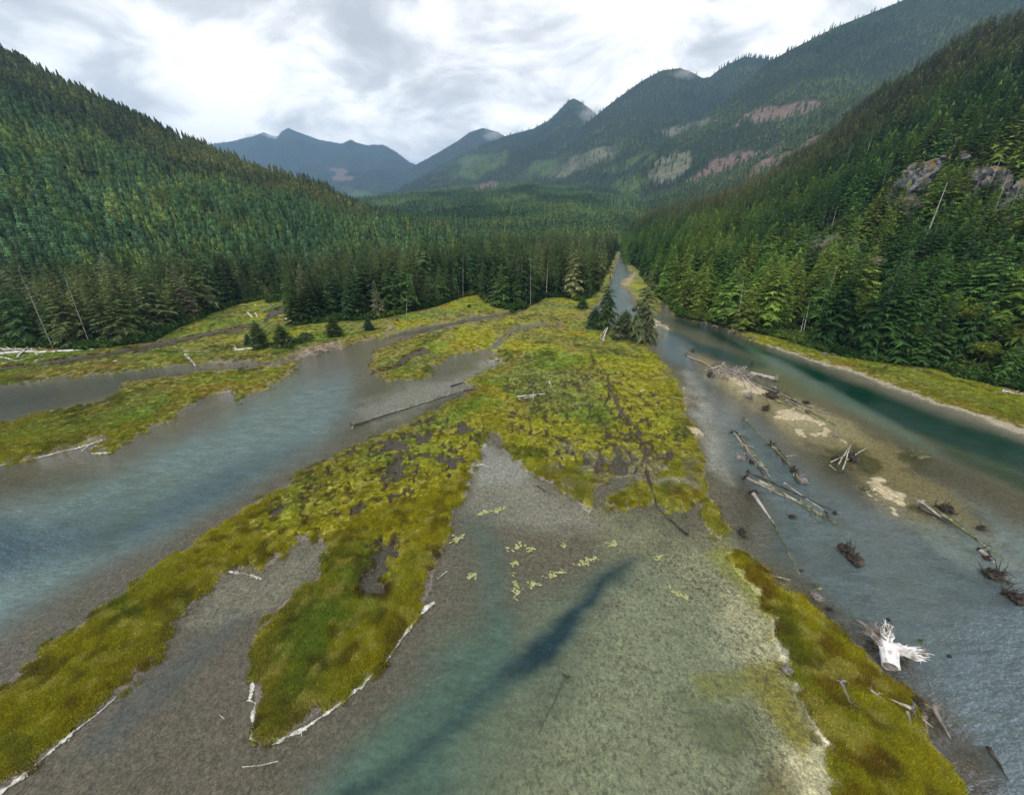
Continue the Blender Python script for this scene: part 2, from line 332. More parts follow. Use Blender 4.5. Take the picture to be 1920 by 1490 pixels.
def field(x, y):
    """height, cover colour and masks of the tidal flats at world points"""
    x = np.asarray(x, float); y = np.asarray(y, float)
    wx, wy = warp(x, y)
    u, v, t = project(wx, wy, 0.0); pm = t / FPX                 # metres per px
    L = np.maximum(sdpoly(LAND, u, v), sdpoly(RBANK, u, v))
    L = np.maximum(L, sdpoly(SPIT, u, v, 200)) * pm
    Lb = np.maximum(sdpoly(BAR, u, v, 60) * pm, -50)
    Ls = np.maximum.reduce([sdpoly(p, u, v, 30) for p in SANDS]); Ls = np.where(Ls > -24, Ls * pm + (fbm(x, y, 2.4, 4, 61) - 0.56) * 5.0, -9.0)
    veg = np.maximum(L, Lb * 0.9)
    n3 = fbm(x, y, 2.2, 3, 5); n1 = fbm(x, y, 0.7, 2, 9); nb = fbm(x, y, 22, 4, 3); nc = fbm(x, y, 9, 4, 21)
    k_ = np.clip(y / 90, 0.35, 1); veg = veg + ((n1 - 0.5) * 1.2 * sstep(3, 0, np.abs(veg)) + (n3 - 0.5) * 0.8) * k_
    A = np.maximum(veg, Ls)
    h = np.clip(A * 0.33 - 0.02, -0.22, 0.42)
    h = h + np.where(A > 0, sstep(0.2, 2.0, A) * ((n3 - 0.5) * 0.35 + (n1 - 0.5) * 0.18), (n3 - 0.5) * 0.10)
    h = h + sstep(6, 60, veg) * 0.6
    # pools and cut hummocks
    pit = np.zeros_like(x); zone = np.zeros_like(x)
    rid = 1 - np.abs(2 * fbm(x, y, 2.6, 3, 41) - 1) * 1.0
    cell = fbm(x, y, 1.7, 2, 77)
    patch = fbm(x, y, 7, 3, 63)
    for P, s in PITZ:
        z = sstep(-12, 25, sdpoly(P, u, v, 40)) * s
        zone = np.maximum(zone, z)
    strong = sstep(0.55, 0.78, zone); thr = 0.962 - (0.19 + 0.10 * strong) * zone * sstep(0.28, 0.60, patch)
    pit = sstep(thr, thr + 0.035, rid) * sstep(0.05, 0.3, zone)
    cutd = np.full_like(x, 99.0)
    for P, w in CREEKS:
        cutd = np.minimum(cutd, dline(P, u, v, 30) / w)
    ck = 1 - sstep(0.55, 1.15, cutd + (n1 - 0.5) * 0.5)
    pit = np.maximum(pit, ck) * sstep(-0.3, 0.6, veg)
    hb = h + 0.0
    h = h + zone * sstep(0, 1, veg) * (cell - 0.35) * 0.5 * (1 - pit)
    wet = np.maximum(sstep(0.62, 0.78, zone), ck); h = h * (1 - pit) + pit * (wet * -0.10 + (1 - wet) * 0.10)
    # vegetated colour
    g_yel = np.array([0.235, 0.235, 0.020]); g_grn = np.array([0.135, 0.190, 0.026]); g_dk = np.array([0.065, 0.085, 0.015])
    g_org = np.array([0.27, 0.17, 0.030]); g_brn = np.array([0.060, 0.040, 0.016]); g_lim = np.array([0.24, 0.29, 0.035]); g_oli = np.array([0.17, 0.16, 0.055])
    def mix(a, b, f): return a * (1 - f[:, None]) + b * f[:, None]
    sh = x.shape; fl = lambda q: q.ravel()
    C = np.tile(g_yel, (x.size, 1))
    C = mix(C, g_grn, fl(sstep(0.42, 0.62, nb + (n3 - 0.5) * 0.25)))
    C = mix(C, g_org, fl(sstep(0.56, 0.74, nc) * 0.50 * sstep(60, 100, y)))
    C = mix(C, g_oli, fl(sstep(0.55, 0.40, fbm(x, y, 14, 3, 90)) * 0.6 * sstep(40, 100, y)))
    C = mix(C, g_org * 0.9, fl((1 - sstep(1.0, 4.0, veg)) * 0.40 * sstep(0.35, 0.6, nb)))
    C = mix(C, g_dk, fl(sstep(0.56, 0.72, fbm(x, y, 6, 4, 51)) * 0.75))
    nr_ = sstep(75, 40, y)
    C = mix(C, np.array([0.29, 0.265, 0.015]), fl(sstep(0.34, 0.58, fbm(x, y, 7, 5, 57, 0.6)) * 0.75 * nr_))
    C = mix(C, g_brn, fl(sstep(0.52, 0.68, fbm(x, y, 1.6, 4, 55)) * 0.55 * nr_))
    C = mix(C, np.array([0.12, 0.055, 0.012]), fl(sstep(0.50, 0.66, fbm(x, y, 3, 4, 59)) * 0.55 * nr_ * (x > 20)))
    C = mix(C, np.array([0.38, 0.35, 0.08]), fl(sstep(0.58, 0.68, fbm(x, y, 1.2, 3, 58)) * 0.6 * nr_))
    edge = sstep(-30, 30, sdpoly([(1070,690),(1180,640),(1240,690),(1310,850),(1250,860),(1220,760),(1160,720)], u, v, 40))
    C = mix(C, np.array([0.25, 0.235, 0.018]), fl(edge * sstep(0.3, 0.6, nc) * 0.7))
    rg = sstep(0, 60, sdpoly([(1382,620),(2200,600),(2300,1000),(1877,800),(1683,730)], u, v, 60))
    C = mix(C, np.array([0.25, 0.27, 0.025]), fl(rg * 0.7))
    C = mix(C, g_lim, fl(sstep(0.64, 0.72, fbm(x, y, 4, 3, 71)) * 0.3 * (nb > 0.45)))
    C = mix(C, g_dk * 0.9, fl(zone * 0.34 * sstep(0.45, 0.30, cell)))
    C = mix(C, g_brn * 0.8, fl(sstep(thr - 0.04 - 0.06 * strong, thr - 0.005, rid) * sstep(0.1, 0.4, zone) * 0.88))
    C = mix(C, g_brn, fl((1 - sstep(0.9, 1.9, cutd)) * 0.9 * (veg > 0)))
    for P, w in [([(560,668),(600,655),(640,648),(615,655)],12),([(620,657),(570,670),(520,684),(490,688)],7)]:
        C = mix(C, np.array([0.30, 0.24, 0.17]) if w == 12 else np.array([0.20, 0.17, 0.13]), fl(1 - sstep(0.3 * w, w, dline(P, u, v, 30) + (n1 - 0.5) * 6)))
    C = mix(C, np.array([0.36, 0.33, 0.28]), fl((1 - sstep(3, 6, dline([(1120,930),(1140,920),(1165,905),(1195,895),(1230,905),(1270,900),(1300,915)], u, v, 20))) * 0.7 * (veg > -1)))
    C = mix(C, np.array([0.33, 0.27, 0.18]), fl(sstep(-4, 6, sdpoly([(1163,535),(1185,512),(1192,512),(1188,525),(1180,540)], u, v, 20)) * 0.9))
    fz = sdpoly([(1020,840),(1100,830),(1200,860),(1310,860),(1310,920),(1200,900),(1100,960),(1030,910)], u, v, 40)
    C = mix(C, np.array([0.19, 0.175, 0.10]), fl(sstep(-20, 20, fz) * sstep(0.45, 0.6, n3) * 0.8))
    # mud, sand and bed
    B = np.tile(np.array([0.150, 0.130, 0.098]), (x.size, 1))
    B = mix(B, np.array([0.110, 0.105, 0.072]), fl(sstep(0.4, 0.65, nb)))
    B = mix(B, np.array([0.165, 0.125, 0.105]), fl(sstep(0.5, 0.65, fbm(x, y, 7, 3, 81)) * 0.6))
    B = mix(B, np.array([0.150, 0.122, 0.105]), fl(sstep(6, -6, x) * sstep(75, 50, y) * 0.7))
    wob = (nc - 0.5) * 2.0 + (n3 - 0.5) * 1.0
    for P, col, soft, amt in BED:
        f = sstep(-soft, soft, sdpoly(P, u, v, soft * 2 + 5) + wob * soft) * amt
        B = mix(B, np.array(col), fl(f))
    B = mix(B, np.array([0.37, 0.31, 0.20]), fl(sstep(-2.2, 1.0, Ls)))
    rs = sstep(1.0, 0.3, np.abs(sdpoly(RBANK, u, v, 60) * pm - 0.4 + (n3 - 0.5))) * (u > 1440)
    B = mix(B, np.array([0.30, 0.26, 0.19]), fl(rs))
    # density of the cover: sparse along the fringes
    mossy = np.array([0.085, 0.080, 0.022])  # moss tone plus underwater shadow around the sunken logs, painted into the bed
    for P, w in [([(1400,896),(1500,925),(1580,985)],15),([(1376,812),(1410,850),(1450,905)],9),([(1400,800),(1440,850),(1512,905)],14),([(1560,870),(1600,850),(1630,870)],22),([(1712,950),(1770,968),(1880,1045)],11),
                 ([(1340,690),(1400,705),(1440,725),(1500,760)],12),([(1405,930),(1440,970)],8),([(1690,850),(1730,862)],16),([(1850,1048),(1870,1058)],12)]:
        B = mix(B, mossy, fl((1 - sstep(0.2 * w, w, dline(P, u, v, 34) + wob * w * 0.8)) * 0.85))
    fr = np.clip((veg + 0.8) / 2.6, 0, 1)
    vm = sstep(0.42, 0.55, fr + (n1 - 0.5) * 0.7 + (n3 - 0.5) * 0.5) * (1 - pit)
    rbf = sdpoly(RBANK, u, v) * pm
    vm = vm * np.where((rbf > -5) & (u > 1440), sstep(0.8, 1.0, rbf + n3 * 0.8), 1)
    vm = np.maximum(vm * (Ls < 0.8), 0)
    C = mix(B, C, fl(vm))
    C = mix(C, np.array([0.075, 0.060, 0.048]), fl(pit * 0.85 * wet)); C = mix(C, np.array([0.030, 0.026, 0.010]), fl(pit * 0.9 * (1 - wet)))
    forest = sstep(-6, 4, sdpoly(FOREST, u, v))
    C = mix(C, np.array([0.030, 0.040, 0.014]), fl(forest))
    dots = sstep(-60, 60, sdpoly([(1060,1100),(1200,1010),(1330,1020),(1440,1150),(1480,1290),(1500,1560),(900,1560),(960,1350)], u, v, 130)) * (1 - vm)
    return h, C.reshape(sh + (3,)), vm * (1 - forest) * (1 - ck) * (1 - sstep(thr - 0.02, thr, rid) * sstep(0.1, 0.4, zone)), zone, forest, dots

FOREST = [(-900,660),(-80,652),(0,648),(100,650),(160,655),(280,640),(330,615),(400,585),(440,572),(490,562),(536,560),(545,592),(560,608),
 (640,600),(700,598),(740,590),(810,575),(870,555),(900,550),(905,560),(930,575),(960,580),(990,573),(1020,558),(1060,556),(1090,565),
 (1118,545),(1135,510),(1148,485),(1156,470),(1154,424.5),(-900,424.5)]

def grid(us, vs):
    U, V = np.meshgrid(us, vs)
    X, Y, Z = ground_pt(U, V); return U, V, X, Y
def quads(nr, nc, keep=None):
    i = np.arange(nr * nc).reshape(nr, nc)
    q = np.stack([i[:-1, :-1], i[:-1, 1:], i[1:, 1:], i[1:, :-1]], -1)
    if keep is not None: q = q[keep]
    return q.reshape(-1, 4)
us = np.concatenate([np.arange(-900, -60, 20), np.arange(-60, 1980, 1.9), np.arange(1980, 2840, 20)])
vs = np.concatenate([np.arange(2120, 1520, -12), np.arange(1520, 430, -1.55), np.array([430, 428.5, 427, 425, 423, 421, 419.5, 418, 417, 416.4])])
U, V, X, Y = grid(us, vs)
H, C, VM, ZONE, FO, DOTS = field(X, Y)
H = np.where(V < 470, np.maximum(H, 0.3), H)
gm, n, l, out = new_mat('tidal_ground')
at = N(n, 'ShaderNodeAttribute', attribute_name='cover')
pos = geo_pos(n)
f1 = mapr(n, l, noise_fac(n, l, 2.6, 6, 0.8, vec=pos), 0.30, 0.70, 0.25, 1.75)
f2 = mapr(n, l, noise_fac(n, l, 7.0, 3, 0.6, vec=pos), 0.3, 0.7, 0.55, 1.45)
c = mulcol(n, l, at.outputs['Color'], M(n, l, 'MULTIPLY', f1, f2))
peb = N(n, 'ShaderNodeTexVoronoi'); peb.inputs['Scale'].default_value = 3.2; l.new(pos, peb.inputs['Vector'])
pm_ = M(n, l, 'LESS_THAN', peb.outputs['Distance'], 0.16)
sepc = N(n, 'ShaderNodeSeparateColor'); l.new(peb.outputs['Color'], sepc.inputs[0])
pk = M(n, l, 'MULTIPLY', pm_, M(n, l, 'GREATER_THAN', sepc.outputs[0], 0.72))
c = mixcol(n, l, M(n, l, 'MULTIPLY', pk, 0.55), c, (0.42, 0.38, 0.28))
wv = N(n, 'ShaderNodeTexVoronoi'); wv.inputs['Scale'].default_value = 2.3
wvn = N(n, 'ShaderNodeTexNoise'); wvn.inputs['Scale'].default_value = 3.0; wvn.inputs['Detail'].default_value = 3; l.new(pos, wvn.inputs['Vector'])
wva = N(n, 'ShaderNodeVectorMath', operation='MULTIPLY_ADD'); l.new(wvn.outputs['Color'], wva.inputs[0]); wva.inputs[1].default_value = (0.9, 0.9, 0.9); l.new(pos, wva.inputs[2])
l.new(wva.outputs[0], wv.inputs['Vector'])
sw = N(n, 'ShaderNodeSeparateColor'); l.new(wv.outputs['Color'], sw.inputs[0])
dn = mapr(n, l, noise_fac(n, l, 0.22, 4, 0.6, vec=pos), 0.35, 0.65, 0.75, 0.1)
rad = M(n, l, 'MULTIPLY', M(n, l, 'MULTIPLY_ADD', sw.outputs[1], 0.34, 0.22), M(n, l, 'GREATER_THAN', sw.outputs[0], dn))
dt = M(n, l, 'LESS_THAN', wv.outputs['Distance'], rad)
adt = N(n, 'ShaderNodeAttribute', attribute_name='dots')
c = mixcol(n, l, M(n, l, 'MULTIPLY', M(n, l, 'MULTIPLY', dt, adt.outputs['Fac']), 0.7), c, (0.05, 0.045, 0.03))
b = N(n, 'ShaderNodeBsdfPrincipled'); l.new(c, b.inputs['Base Color']); b.inputs['Roughness'].default_value = 0.8
b.inputs['Specular IOR Level'].default_value = 0.2
bp = N(n, 'ShaderNodeBump'); bp.inputs['Strength'].default_value = 0.7; bp.inputs['Distance'].default_value = 0.12
l.new(noise_fac(n, l, 3.5, 5, 0.7, vec=pos), bp.inputs['Height']); l.new(bp.outputs[0], b.inputs['Normal'])
l.new(b.outputs[0], out.inputs[0])
V3 = np.stack([X, Y, H], -1).reshape(-1, 3)
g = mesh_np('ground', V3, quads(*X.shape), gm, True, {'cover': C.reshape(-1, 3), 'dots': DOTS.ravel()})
tag(g, kind='structure')

# ------------------------------------------------------------------ water
us2 = np.concatenate([np.arange(-900, -60, 20), np.arange(-60, 1980, 4.0), np.arange(1980, 2840, 20)])
vs2 = np.concatenate([np.arange(2120, 1520, -12), np.arange(1520, 465, -3.2)])
U2, V2, X2, Y2 = grid(us2, vs2)
iu = np.clip(np.searchsorted(us, us2), 0, len(us) - 1); iv = np.clip(len(vs) - np.searchsorted(vs[::-1], vs2), 0, len(vs) - 1)
H2 = H[np.ix_(iv, iu)]
Hm = H2.copy()
for dy in (-1, 0, 1):
    for dx in (-1, 0, 1):
        Hm = np.minimum(Hm, np.roll(np.roll(H2, dy, 0), dx, 1))
keep = (Hm[:-1, :-1] < 0.12)
wx, wy = X2 + (fbm(X2, Y2, 14, 4, 13) - 0.5) * 7, Y2 + (fbm(X2, Y2, 14, 4, 14) - 0.5) * 7
uw, vw, tw = project(wx, wy, 0.0)
tint = np.tile(np.array([0.13, 0.125, 0.09]), (X2.size, 1)); murk = np.full(X2.size, 0.10)
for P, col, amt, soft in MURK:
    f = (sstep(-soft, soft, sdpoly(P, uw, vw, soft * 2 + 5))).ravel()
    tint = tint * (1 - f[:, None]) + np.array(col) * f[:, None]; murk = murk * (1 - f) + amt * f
bar = sstep(-10, 20, sdpoly([(1280,650),(1340,680),(1420,730),(1500,745),(1580,790),(1660,830),(1720,870),(1790,930),(1860,1020),(1790,1000),(1700,975),(1640,920),(1560,860),(1470,810),(1420,770),(1340,710)], uw, vw, 40)).ravel()
murk = murk * (1 - 0.85 * bar)
hh = np.clip(-Hm.ravel() / 0.2, 0, 1)
murk = murk * sstep(0.1, 0.9, hh)
DEEP = [(1205,1050),(1160,1095),(1110,1150),(1075,1210),(1000,1275),(925,1325),(820,1390),(700,1470),(600,1560),(540,1560),(640,1470),(760,1390),(880,1305),(955,1240),(1010,1185),(1080,1125),(1150,1065)]
ud, vd, td = project(X2 + (fbm(X2, Y2, 5, 4, 23) - 0.5) * 2.6, Y2 + (fbm(X2, Y2, 5, 4, 24) - 0.5) * 2.6, 0.0)
f = (sstep(-22, 22, sdpoly(DEEP, ud, vd, 50)) * (0.6 + 0.4 * sstep(900, 1000, ud))).ravel()
tint = tint * (1 - f[:, None]) + np.array([0.009, 0.028, 0.034]) * f[:, None]; murk = murk * (1 - f) + 0.88 * f
murk = np.minimum(murk, 0.97) * (0.92 + 0.16 * fbm(X2, Y2, 3, 4, 97).ravel())
chop = 0.3 + 0.7 * sstep(-30, 80, sdpoly([(1300,780),(1500,760),(1640,780),(2300,980),(2600,1500),(1700,1560),(1400,1000)], U2, V2, 120)).ravel()
chop = np.maximum(chop, 1.0 * sstep(-60, 60, sdpoly([(-900,880),(120,870),(330,900),(150,1080),(-900,1400)], U2, V2, 120)).ravel())
chop = np.maximum(chop, 0.6 * sstep(-20, 40, sdpoly([(-300,735),(0,728),(250,706),(210,740),(0,790)], U2, V2, 60)).ravel())
chop = chop * (1 - 0.72 * sstep(-15, 25, sdpoly([(1240,597),(1300,622),(1400,668),(1500,710),(1640,790),(1760,840),(2100,960),(2600,1050),(2400,900),(1920,824),(1800,784),(1600,710),(1450,652),(1380,627),(1280,594)], U2, V2, 60)).ravel())
wm, n, l, out = new_mat('river_water')
at = N(n, 'ShaderNodeAttribute', attribute_name='tint'); am = N(n, 'ShaderNodeAttribute', attribute_name='murk')
ac = N(n, 'ShaderNodeAttribute', attribute_name='chop')
pos = geo_pos(n)
mpw = N(n, 'ShaderNodeMapping'); l.new(pos, mpw.inputs[0]); mpw.inputs['Rotation'].default_value = (0, 0, R(38)); mpw.inputs['Scale'].default_value = (1.0, 2.6, 1)
w1 = noise_fac(n, l, 0.55, 5, 0.6, vec=mpw.outputs[0]); w2 = noise_fac(n, l, 2.0, 4, 0.6, vec=mpw.outputs[0])
hgt = M(n, l, 'ADD', M(n, l, 'MULTIPLY', w1, 1.0), M(n, l, 'MULTIPLY', w2, 0.35))
bp = N(n, 'ShaderNodeBump'); bp.inputs['Distance'].default_value = 2.0
l.new(ac.outputs['Fac'], bp.inputs['Strength']); l.new(hgt, bp.inputs['Height'])
fr = N(n, 'ShaderNodeFresnel'); fr.inputs['IOR'].default_value = 1.25; l.new(bp.outputs[0], fr.inputs['Normal'])
gl = N(n, 'ShaderNodeBsdfGlossy'); gl.inputs['Roughness'].default_value = 0.06; gl.inputs['Color'].default_value = (0.95, 0.97, 1, 1)
l.new(bp.outputs[0], gl.inputs['Normal'])
tr = N(n, 'ShaderNodeBsdfTransparent'); tr.inputs[0].default_value = (0.92, 0.95, 0.88, 1)
df = N(n, 'ShaderNodeBsdfDiffuse')
vv = mapr(n, l, noise_fac(n, l, 0.25, 5, 0.65, vec=mpw.outputs[0]), 0.3, 0.7, 0.75, 1.3)
vr = mapr(n, l, noise_fac(n, l, 1.1, 5, 0.7, vec=mpw.outputs[0]), 0.3, 0.7, 0.68, 1.36)  # shading of the ripples, painted into the diffuse water tint
l.new(mulcol(n, l, at.outputs['Color'], M(n, l, 'MULTIPLY', vv, vr)), df.inputs[0])
m1 = N(n, 'ShaderNodeMixShader'); l.new(am.outputs['Fac'], m1.inputs[0]); l.new(tr.outputs[0], m1.inputs[1]); l.new(df.outputs[0], m1.inputs[2])
m2 = N(n, 'ShaderNodeMixShader'); l.new(fr.outputs[0], m2.inputs[0]); l.new(m1.outputs[0], m2.inputs[1]); l.new(gl.outputs[0], m2.inputs[2])
l.new(m2.outputs[0], out.inputs[0])
q = quads(*X2.shape, keep=keep); used = np.unique(q); re = np.full(X2.size, -1); re[used] = np.arange(len(used))
VW = np.stack([X2.ravel(), Y2.ravel(), np.zeros(X2.size)], -1)[used]
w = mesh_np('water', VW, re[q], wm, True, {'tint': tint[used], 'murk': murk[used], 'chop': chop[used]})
tag(w, kind='structure')
# ------------------------------------------------------------------ hills and mountains
def ipl(cols, us_):
    a = np.array(cols, float); return [np.interp(us_, a[:, 0], a[:, k]) for k in range(1, a.shape[1])]
SLASH = [[(1365,240),(1400,215),(1440,200),(1500,190),(1556,188),(1540,205),(1490,216),(1440,224),(1395,232)],
 [(1275,346),(1325,312),(1365,290),(1420,284),(1400,302),(1360,325),(1315,345)],[(1400,300),(1450,275),(1475,262),(1440,290)],
 [(1371,352),(1440,322),(1500,286),(1540,258),(1515,262),(1450,298),(1400,322)],
 [(612,315),(640,317),(668,336),(632,336)],[(868,354),(890,344),(945,344),(940,356),(890,364)],[(1110,180),(1180,175)] + [(1150,178)]]
GREY = [[(1205,336),(1220,318),(1240,300),(1292,284),(1296,308),(1272,335),(1240,345)],[(1015,338),(1075,298),(1140,276),(1168,274),(1160,296),(1105,316),(1050,334)],
 [(1225,250),(1260,238),(1310,230),(1350,222),(1300,244),(1250,256)],[(1175,385),(1210,372),(1230,380),(1200,392)]]
MEAD = [[(1130,326),(1190,298),(1222,284),(1226,298),(1160,330)],[(1145,356),(1185,330),(1215,345),(1205,372),(1170,385)],[(1040,414),(1100,388),(1185,374),(1205,398),(1125,420)],[(780,392),(860,380),(880,392),(820,404)],
 [(820,330),(880,292),(945,286),(940,312),(880,334)],[(700,378),(780,370),(760,392),(700,392)],[(900,374),(1000,368),(1010,376),(930,384)],
 [(970,330),(1010,306),(1060,300),(1030,330)],[(640,350),(700,360),(740,380),(680,385)]]
MOSS = [[(0,362),(60,360),(70,382),(0,388)],[(120,330),(200,345),(220,372),(150,362)],[(250,385),(340,370),(380,392),(300,405)],[(600,380),(680,398),(640,410),(560,398)],[(480,348),(540,345),(560,372),(520,385),(490,368)],[(360,400),(480,420),(560,410),(540,430),(420,440)],[(1400,345),(1480,318),(1500,332),(1440,350)],[(200,270),(260,290),(240,310)]]
ROCK = [[(1485,462),(1520,444),(1560,438),(1612,446),(1618,478),(1560,482),(1500,484)],[(1596,484),(1650,480),(1662,508),(1610,512)],
 [(1660,345),(1700,318),(1760,300),(1790,300),(1780,330),(1740,360),(1690,372),(1650,385)],[(1660,382),(1720,370),(1730,410),(1690,428),(1650,410)],
 [(1780,340),(1850,318),(1905,320),(1900,350),(1860,375),(1800,385)],[(1860,380),(1960,340),(2000,400),(1920,420),(1860,410)],
 [(340,340),(365,334),(400,358),(395,366),(350,352)],[(190,280),(215,285),(240,305),(222,308)],[(548,372),(572,376),(568,388)],[(0,190),(30,205),(40,218),(8,210)],
 [(320,268),(350,275),(342,282)]]
def hill_mat(name, base, dark):
    m, n, l, out = new_mat(name)
    a = N(n, 'ShaderNodeAttribute', attribute_name='cover'); pos = geo_pos(n)
    f = mapr(n, l, noise_fac(n, l, 0.06, 6, 0.65, vec=pos), 0.3, 0.7, 0.55, 1.5)
    f2 = mapr(n, l, noise_fac(n, l, 0.5, 4, 0.7, vec=pos), 0.3, 0.7, 0.6, 1.4)
    c = mulcol(n, l, a.outputs['Color'], M(n, l, 'MULTIPLY', f, f2))
    d = N(n, 'ShaderNodeBsdfDiffuse'); l.new(c, d.inputs[0])
    bp = N(n, 'ShaderNodeBump'); bp.inputs['Distance'].default_value = 1.5; bp.inputs['Strength'].default_value = 0.5
    l.new(noise_fac(n, l, 0.25, 6, 0.7, vec=pos), bp.inputs['Height']); l.new(bp.outputs[0], d.inputs['Normal'])
    l.new(d.outputs[0], out.inputs[0]); return m
MAT['hill'] = hill_mat('hillside_floor', None, None)
TREEPTS = []                                      # (x, y, z, height, kind, r, g, b)
def pmax(polys, u, v, m=14): return np.maximum.reduce([sdpoly(p, u, v, m) for p in polys])

def loft(name, cols, nu, ns, th, amp, gul, seed, back=0.35, k=1.0, spc=9, tint=None, hvar=0.3, kind=1, floorc=(0.03, 0.04, 0.018), sil=0.7, warpk=0.12, smin=0.0, hz=None):
    """cols: u, v_ridge, t_ridge, t_base, z_base"""
    uu = np.linspace(cols[0][0], cols[-1][0], nu)
    vr, tr_, tb, zb = ipl(cols, uu)
    xr, yr, zr = at_depth(uu, vr, tr_); zr = zr - th * sil
    xb, yb, _z = at_depth(uu, v_for(tb, zb), tb)
    ss = np.concatenate([np.linspace(0, 1, ns), 1 + back * np.linspace(0.06, 1, 8)])
    S = ss[:, None]
    Xh = xb + (xr - xb) * S; Yh = yb + (yr - yb) * S
    Zl = zb + (zr - zb) * np.clip(S, 0, 1) ** k
    over = np.clip(S - 1, 0, None); Zl = Zl - over * (zr - zb) * 1.6
    # gullies running down the slope + broken relief
    gn = fbm(Xh + Zl * 0.3, Yh - Zl * 0.2, gul, 5, seed, 0.55) - 0.5
    rg = np.abs(fbm(Xh, Yh, gul * 0.7, 3, seed + 5) - 0.5)
    env = np.sin(np.clip(S, 0, 1) * math.pi) ** 0.6
    if tr_.mean() > 1600 and name != 'valley_floor': amp = amp * 1.7
    Zh = Zl + env * (gn * amp + (0.12 - rg) * amp * 0.9)
    nr, nc = Xh.shape
    i = np.arange(nr * nc).reshape(nr, nc)
    Pu, Pv, Pt = project(Xh, Yh, Zh)
    wu, wv = Pu + (fbm(Xh, Yh, gul * 0.35, 5, 3, 0.65) - 0.5) * 60, Pv + (fbm(Xh, Yh, gul * 0.35, 5, 4, 0.65) - 0.5) * 24
    sl_, gr_, me_, mo_, ro_ = [pmax(q, wu, wv) for q in (SLASH, GREY, MEAD, MOSS, ROCK)]
    amp_k = 1.0
    far = name not in ('left_hillside', 'right_hillside')
    if not far: sl_ = gr_ = me_ = np.full_like(Pu, -14.0)
    C = np.tile(np.array(floorc), (Pu.size, 1))
    def mix(a, b_, f): f = f.ravel()[:, None]; return a * (1 - f) + np.array(b_) * f
    C = mix(C, (0.155, 0.112, 0.090), sstep(-2, 2, sl_) * 0.9); C = mix(C, (0.125, 0.13, 0.09), sstep(-4, 3, gr_) * (0.5 + 0.5 * sstep(0.4, 0.6, fbm(Xh, Yh, gul * 0.15, 3, 12))))
    C = mix(C, (0.068, 0.105, 0.034), sstep(-6, 5, me_) * (0.6 + 0.4 * sstep(0.4, 0.6, fbm(Xh, Yh, gul * 0.12, 3, 19)))); C = mix(C, (0.12, 0.13, 0.035), sstep(-4, 4, mo_) * 0.8)
    C = mix(C, (0.17, 0.165, 0.16), sstep(-2, 1, ro_))
    if name == 'right_hillside':
        rk = sstep(-2, 2, ro_)
        cl = fbm(Xh, Yh * 0.6 + Zh, 9, 4, 88)
        Zh = Zh + rk * (cl - 0.4) * 9
        C = mix(C, (0.24, 0.16, 0.05), rk * sstep(0.5, 0.62, fbm(Xh, Yh, 6, 3, 66)) * 0.8)
    V = np.stack([Xh, Yh, Zh], -1).reshape(-1, 3)
    q = np.stack([i[:-1, :-1], i[:-1, 1:], i[1:, 1:], i[1:, :-1]], -1).reshape(-1, 4)
    o = mesh_np(name, V, q, MAT['hill'], True, {'cover': C}); tag(o, kind='structure')
    # trees on it
    G = V.reshape(nr, nc, 3)
    e1 = G[1:ns, :-1] - G[:ns - 1, :-1]; e2 = G[:ns - 1, 1:] - G[:ns - 1, :-1]
    area = np.abs(e1[..., 0] * e2[..., 1] - e1[..., 1] * e2[..., 0])
    sp_ = spc if np.isscalar(spc) else np.clip(Pt[:ns - 1, :-1] * spc[1], spc[0], spc[2])
    clr = np.maximum(np.maximum(sl_, gr_), np.maximum(me_, ro_))[:ns - 1, :-1]
    dens = np.where(clr > 0, 0.16, 1.0); dens = np.where((me_[:ns - 1, :-1] > 0), 0.22, dens)
    if not far:
        dens = np.where(ro_[:ns - 1, :-1] > 0, 0.04, dens)
        if name == 'right_hillside':
            for dv in (14, 28): dens = np.where(pmax(ROCK[:6], Pu[:ns - 1, :-1] + dv * 0.35, Pv[:ns - 1, :-1] - dv) > 1, np.minimum(dens, 0.15), dens)
    onf = (Pu[:ns - 1, :-1] > -130) & (Pu[:ns - 1, :-1] < 2050) & (Pv[:ns - 1, :-1] > -80)
    lam = area / sp_ ** 2 * dens * onf
    cnt = rng.poisson(lam); idx = np.repeat(np.arange(cnt.size), cnt.ravel())
    r_, c_ = np.divmod(idx, nc - 1); a = rng.random(len(idx)); b_ = rng.random(len(idx))
    P = (G[r_, c_] * ((1 - a) * (1 - b_))[:, None] + G[r_ + 1, c_] * (a * (1 - b_))[:, None] + G[r_, c_ + 1] * ((1 - a) * b_)[:, None] + G[r_ + 1, c_ + 1] * (a * b_)[:, None])
    hgt = th * (1 + hvar * (rng.random(len(P)) * 2 - 1.1)) * (0.8 + 0.4 * fbm(P[:, 0], P[:, 1], gul * 0.5, 3, seed + 9))
    T = tint(P, ss[r_], rng)
    mm = mo_[r_, c_] > 0; T[mm] = T[mm] * 0.4 + np.array([0.11, 0.125, 0.03]) * 0.6; hgt[mm] *= 0.6
    TREEPTS.append(np.column_stack([P[:, 0], P[:, 1], P[:, 2] - 0.3, hgt, np.full(len(P), kind), T]))
    print(name, len(P)); return G
def tmix(cols, w, sc, seed):
    cols = np.array(cols)
    def f(P, s, r):
        a = fbm(P[:, 0], P[:, 1] + P[:, 2], sc, 3, seed); a = np.clip((a - 0.32) / 0.36, 0, 0.999) * (len(cols) - 1)
        i = a.astype(int); t = (a - i)[:, None]; c = cols[i] * (1 - t) + cols[np.minimum(i + 1, len(cols) - 1)] * t
        return c * (1 + w * (r.random((len(P), 1)) * 2 - 1)) * (1 + 0.08 * (r.random((len(P), 3)) * 2 - 1))
    return f
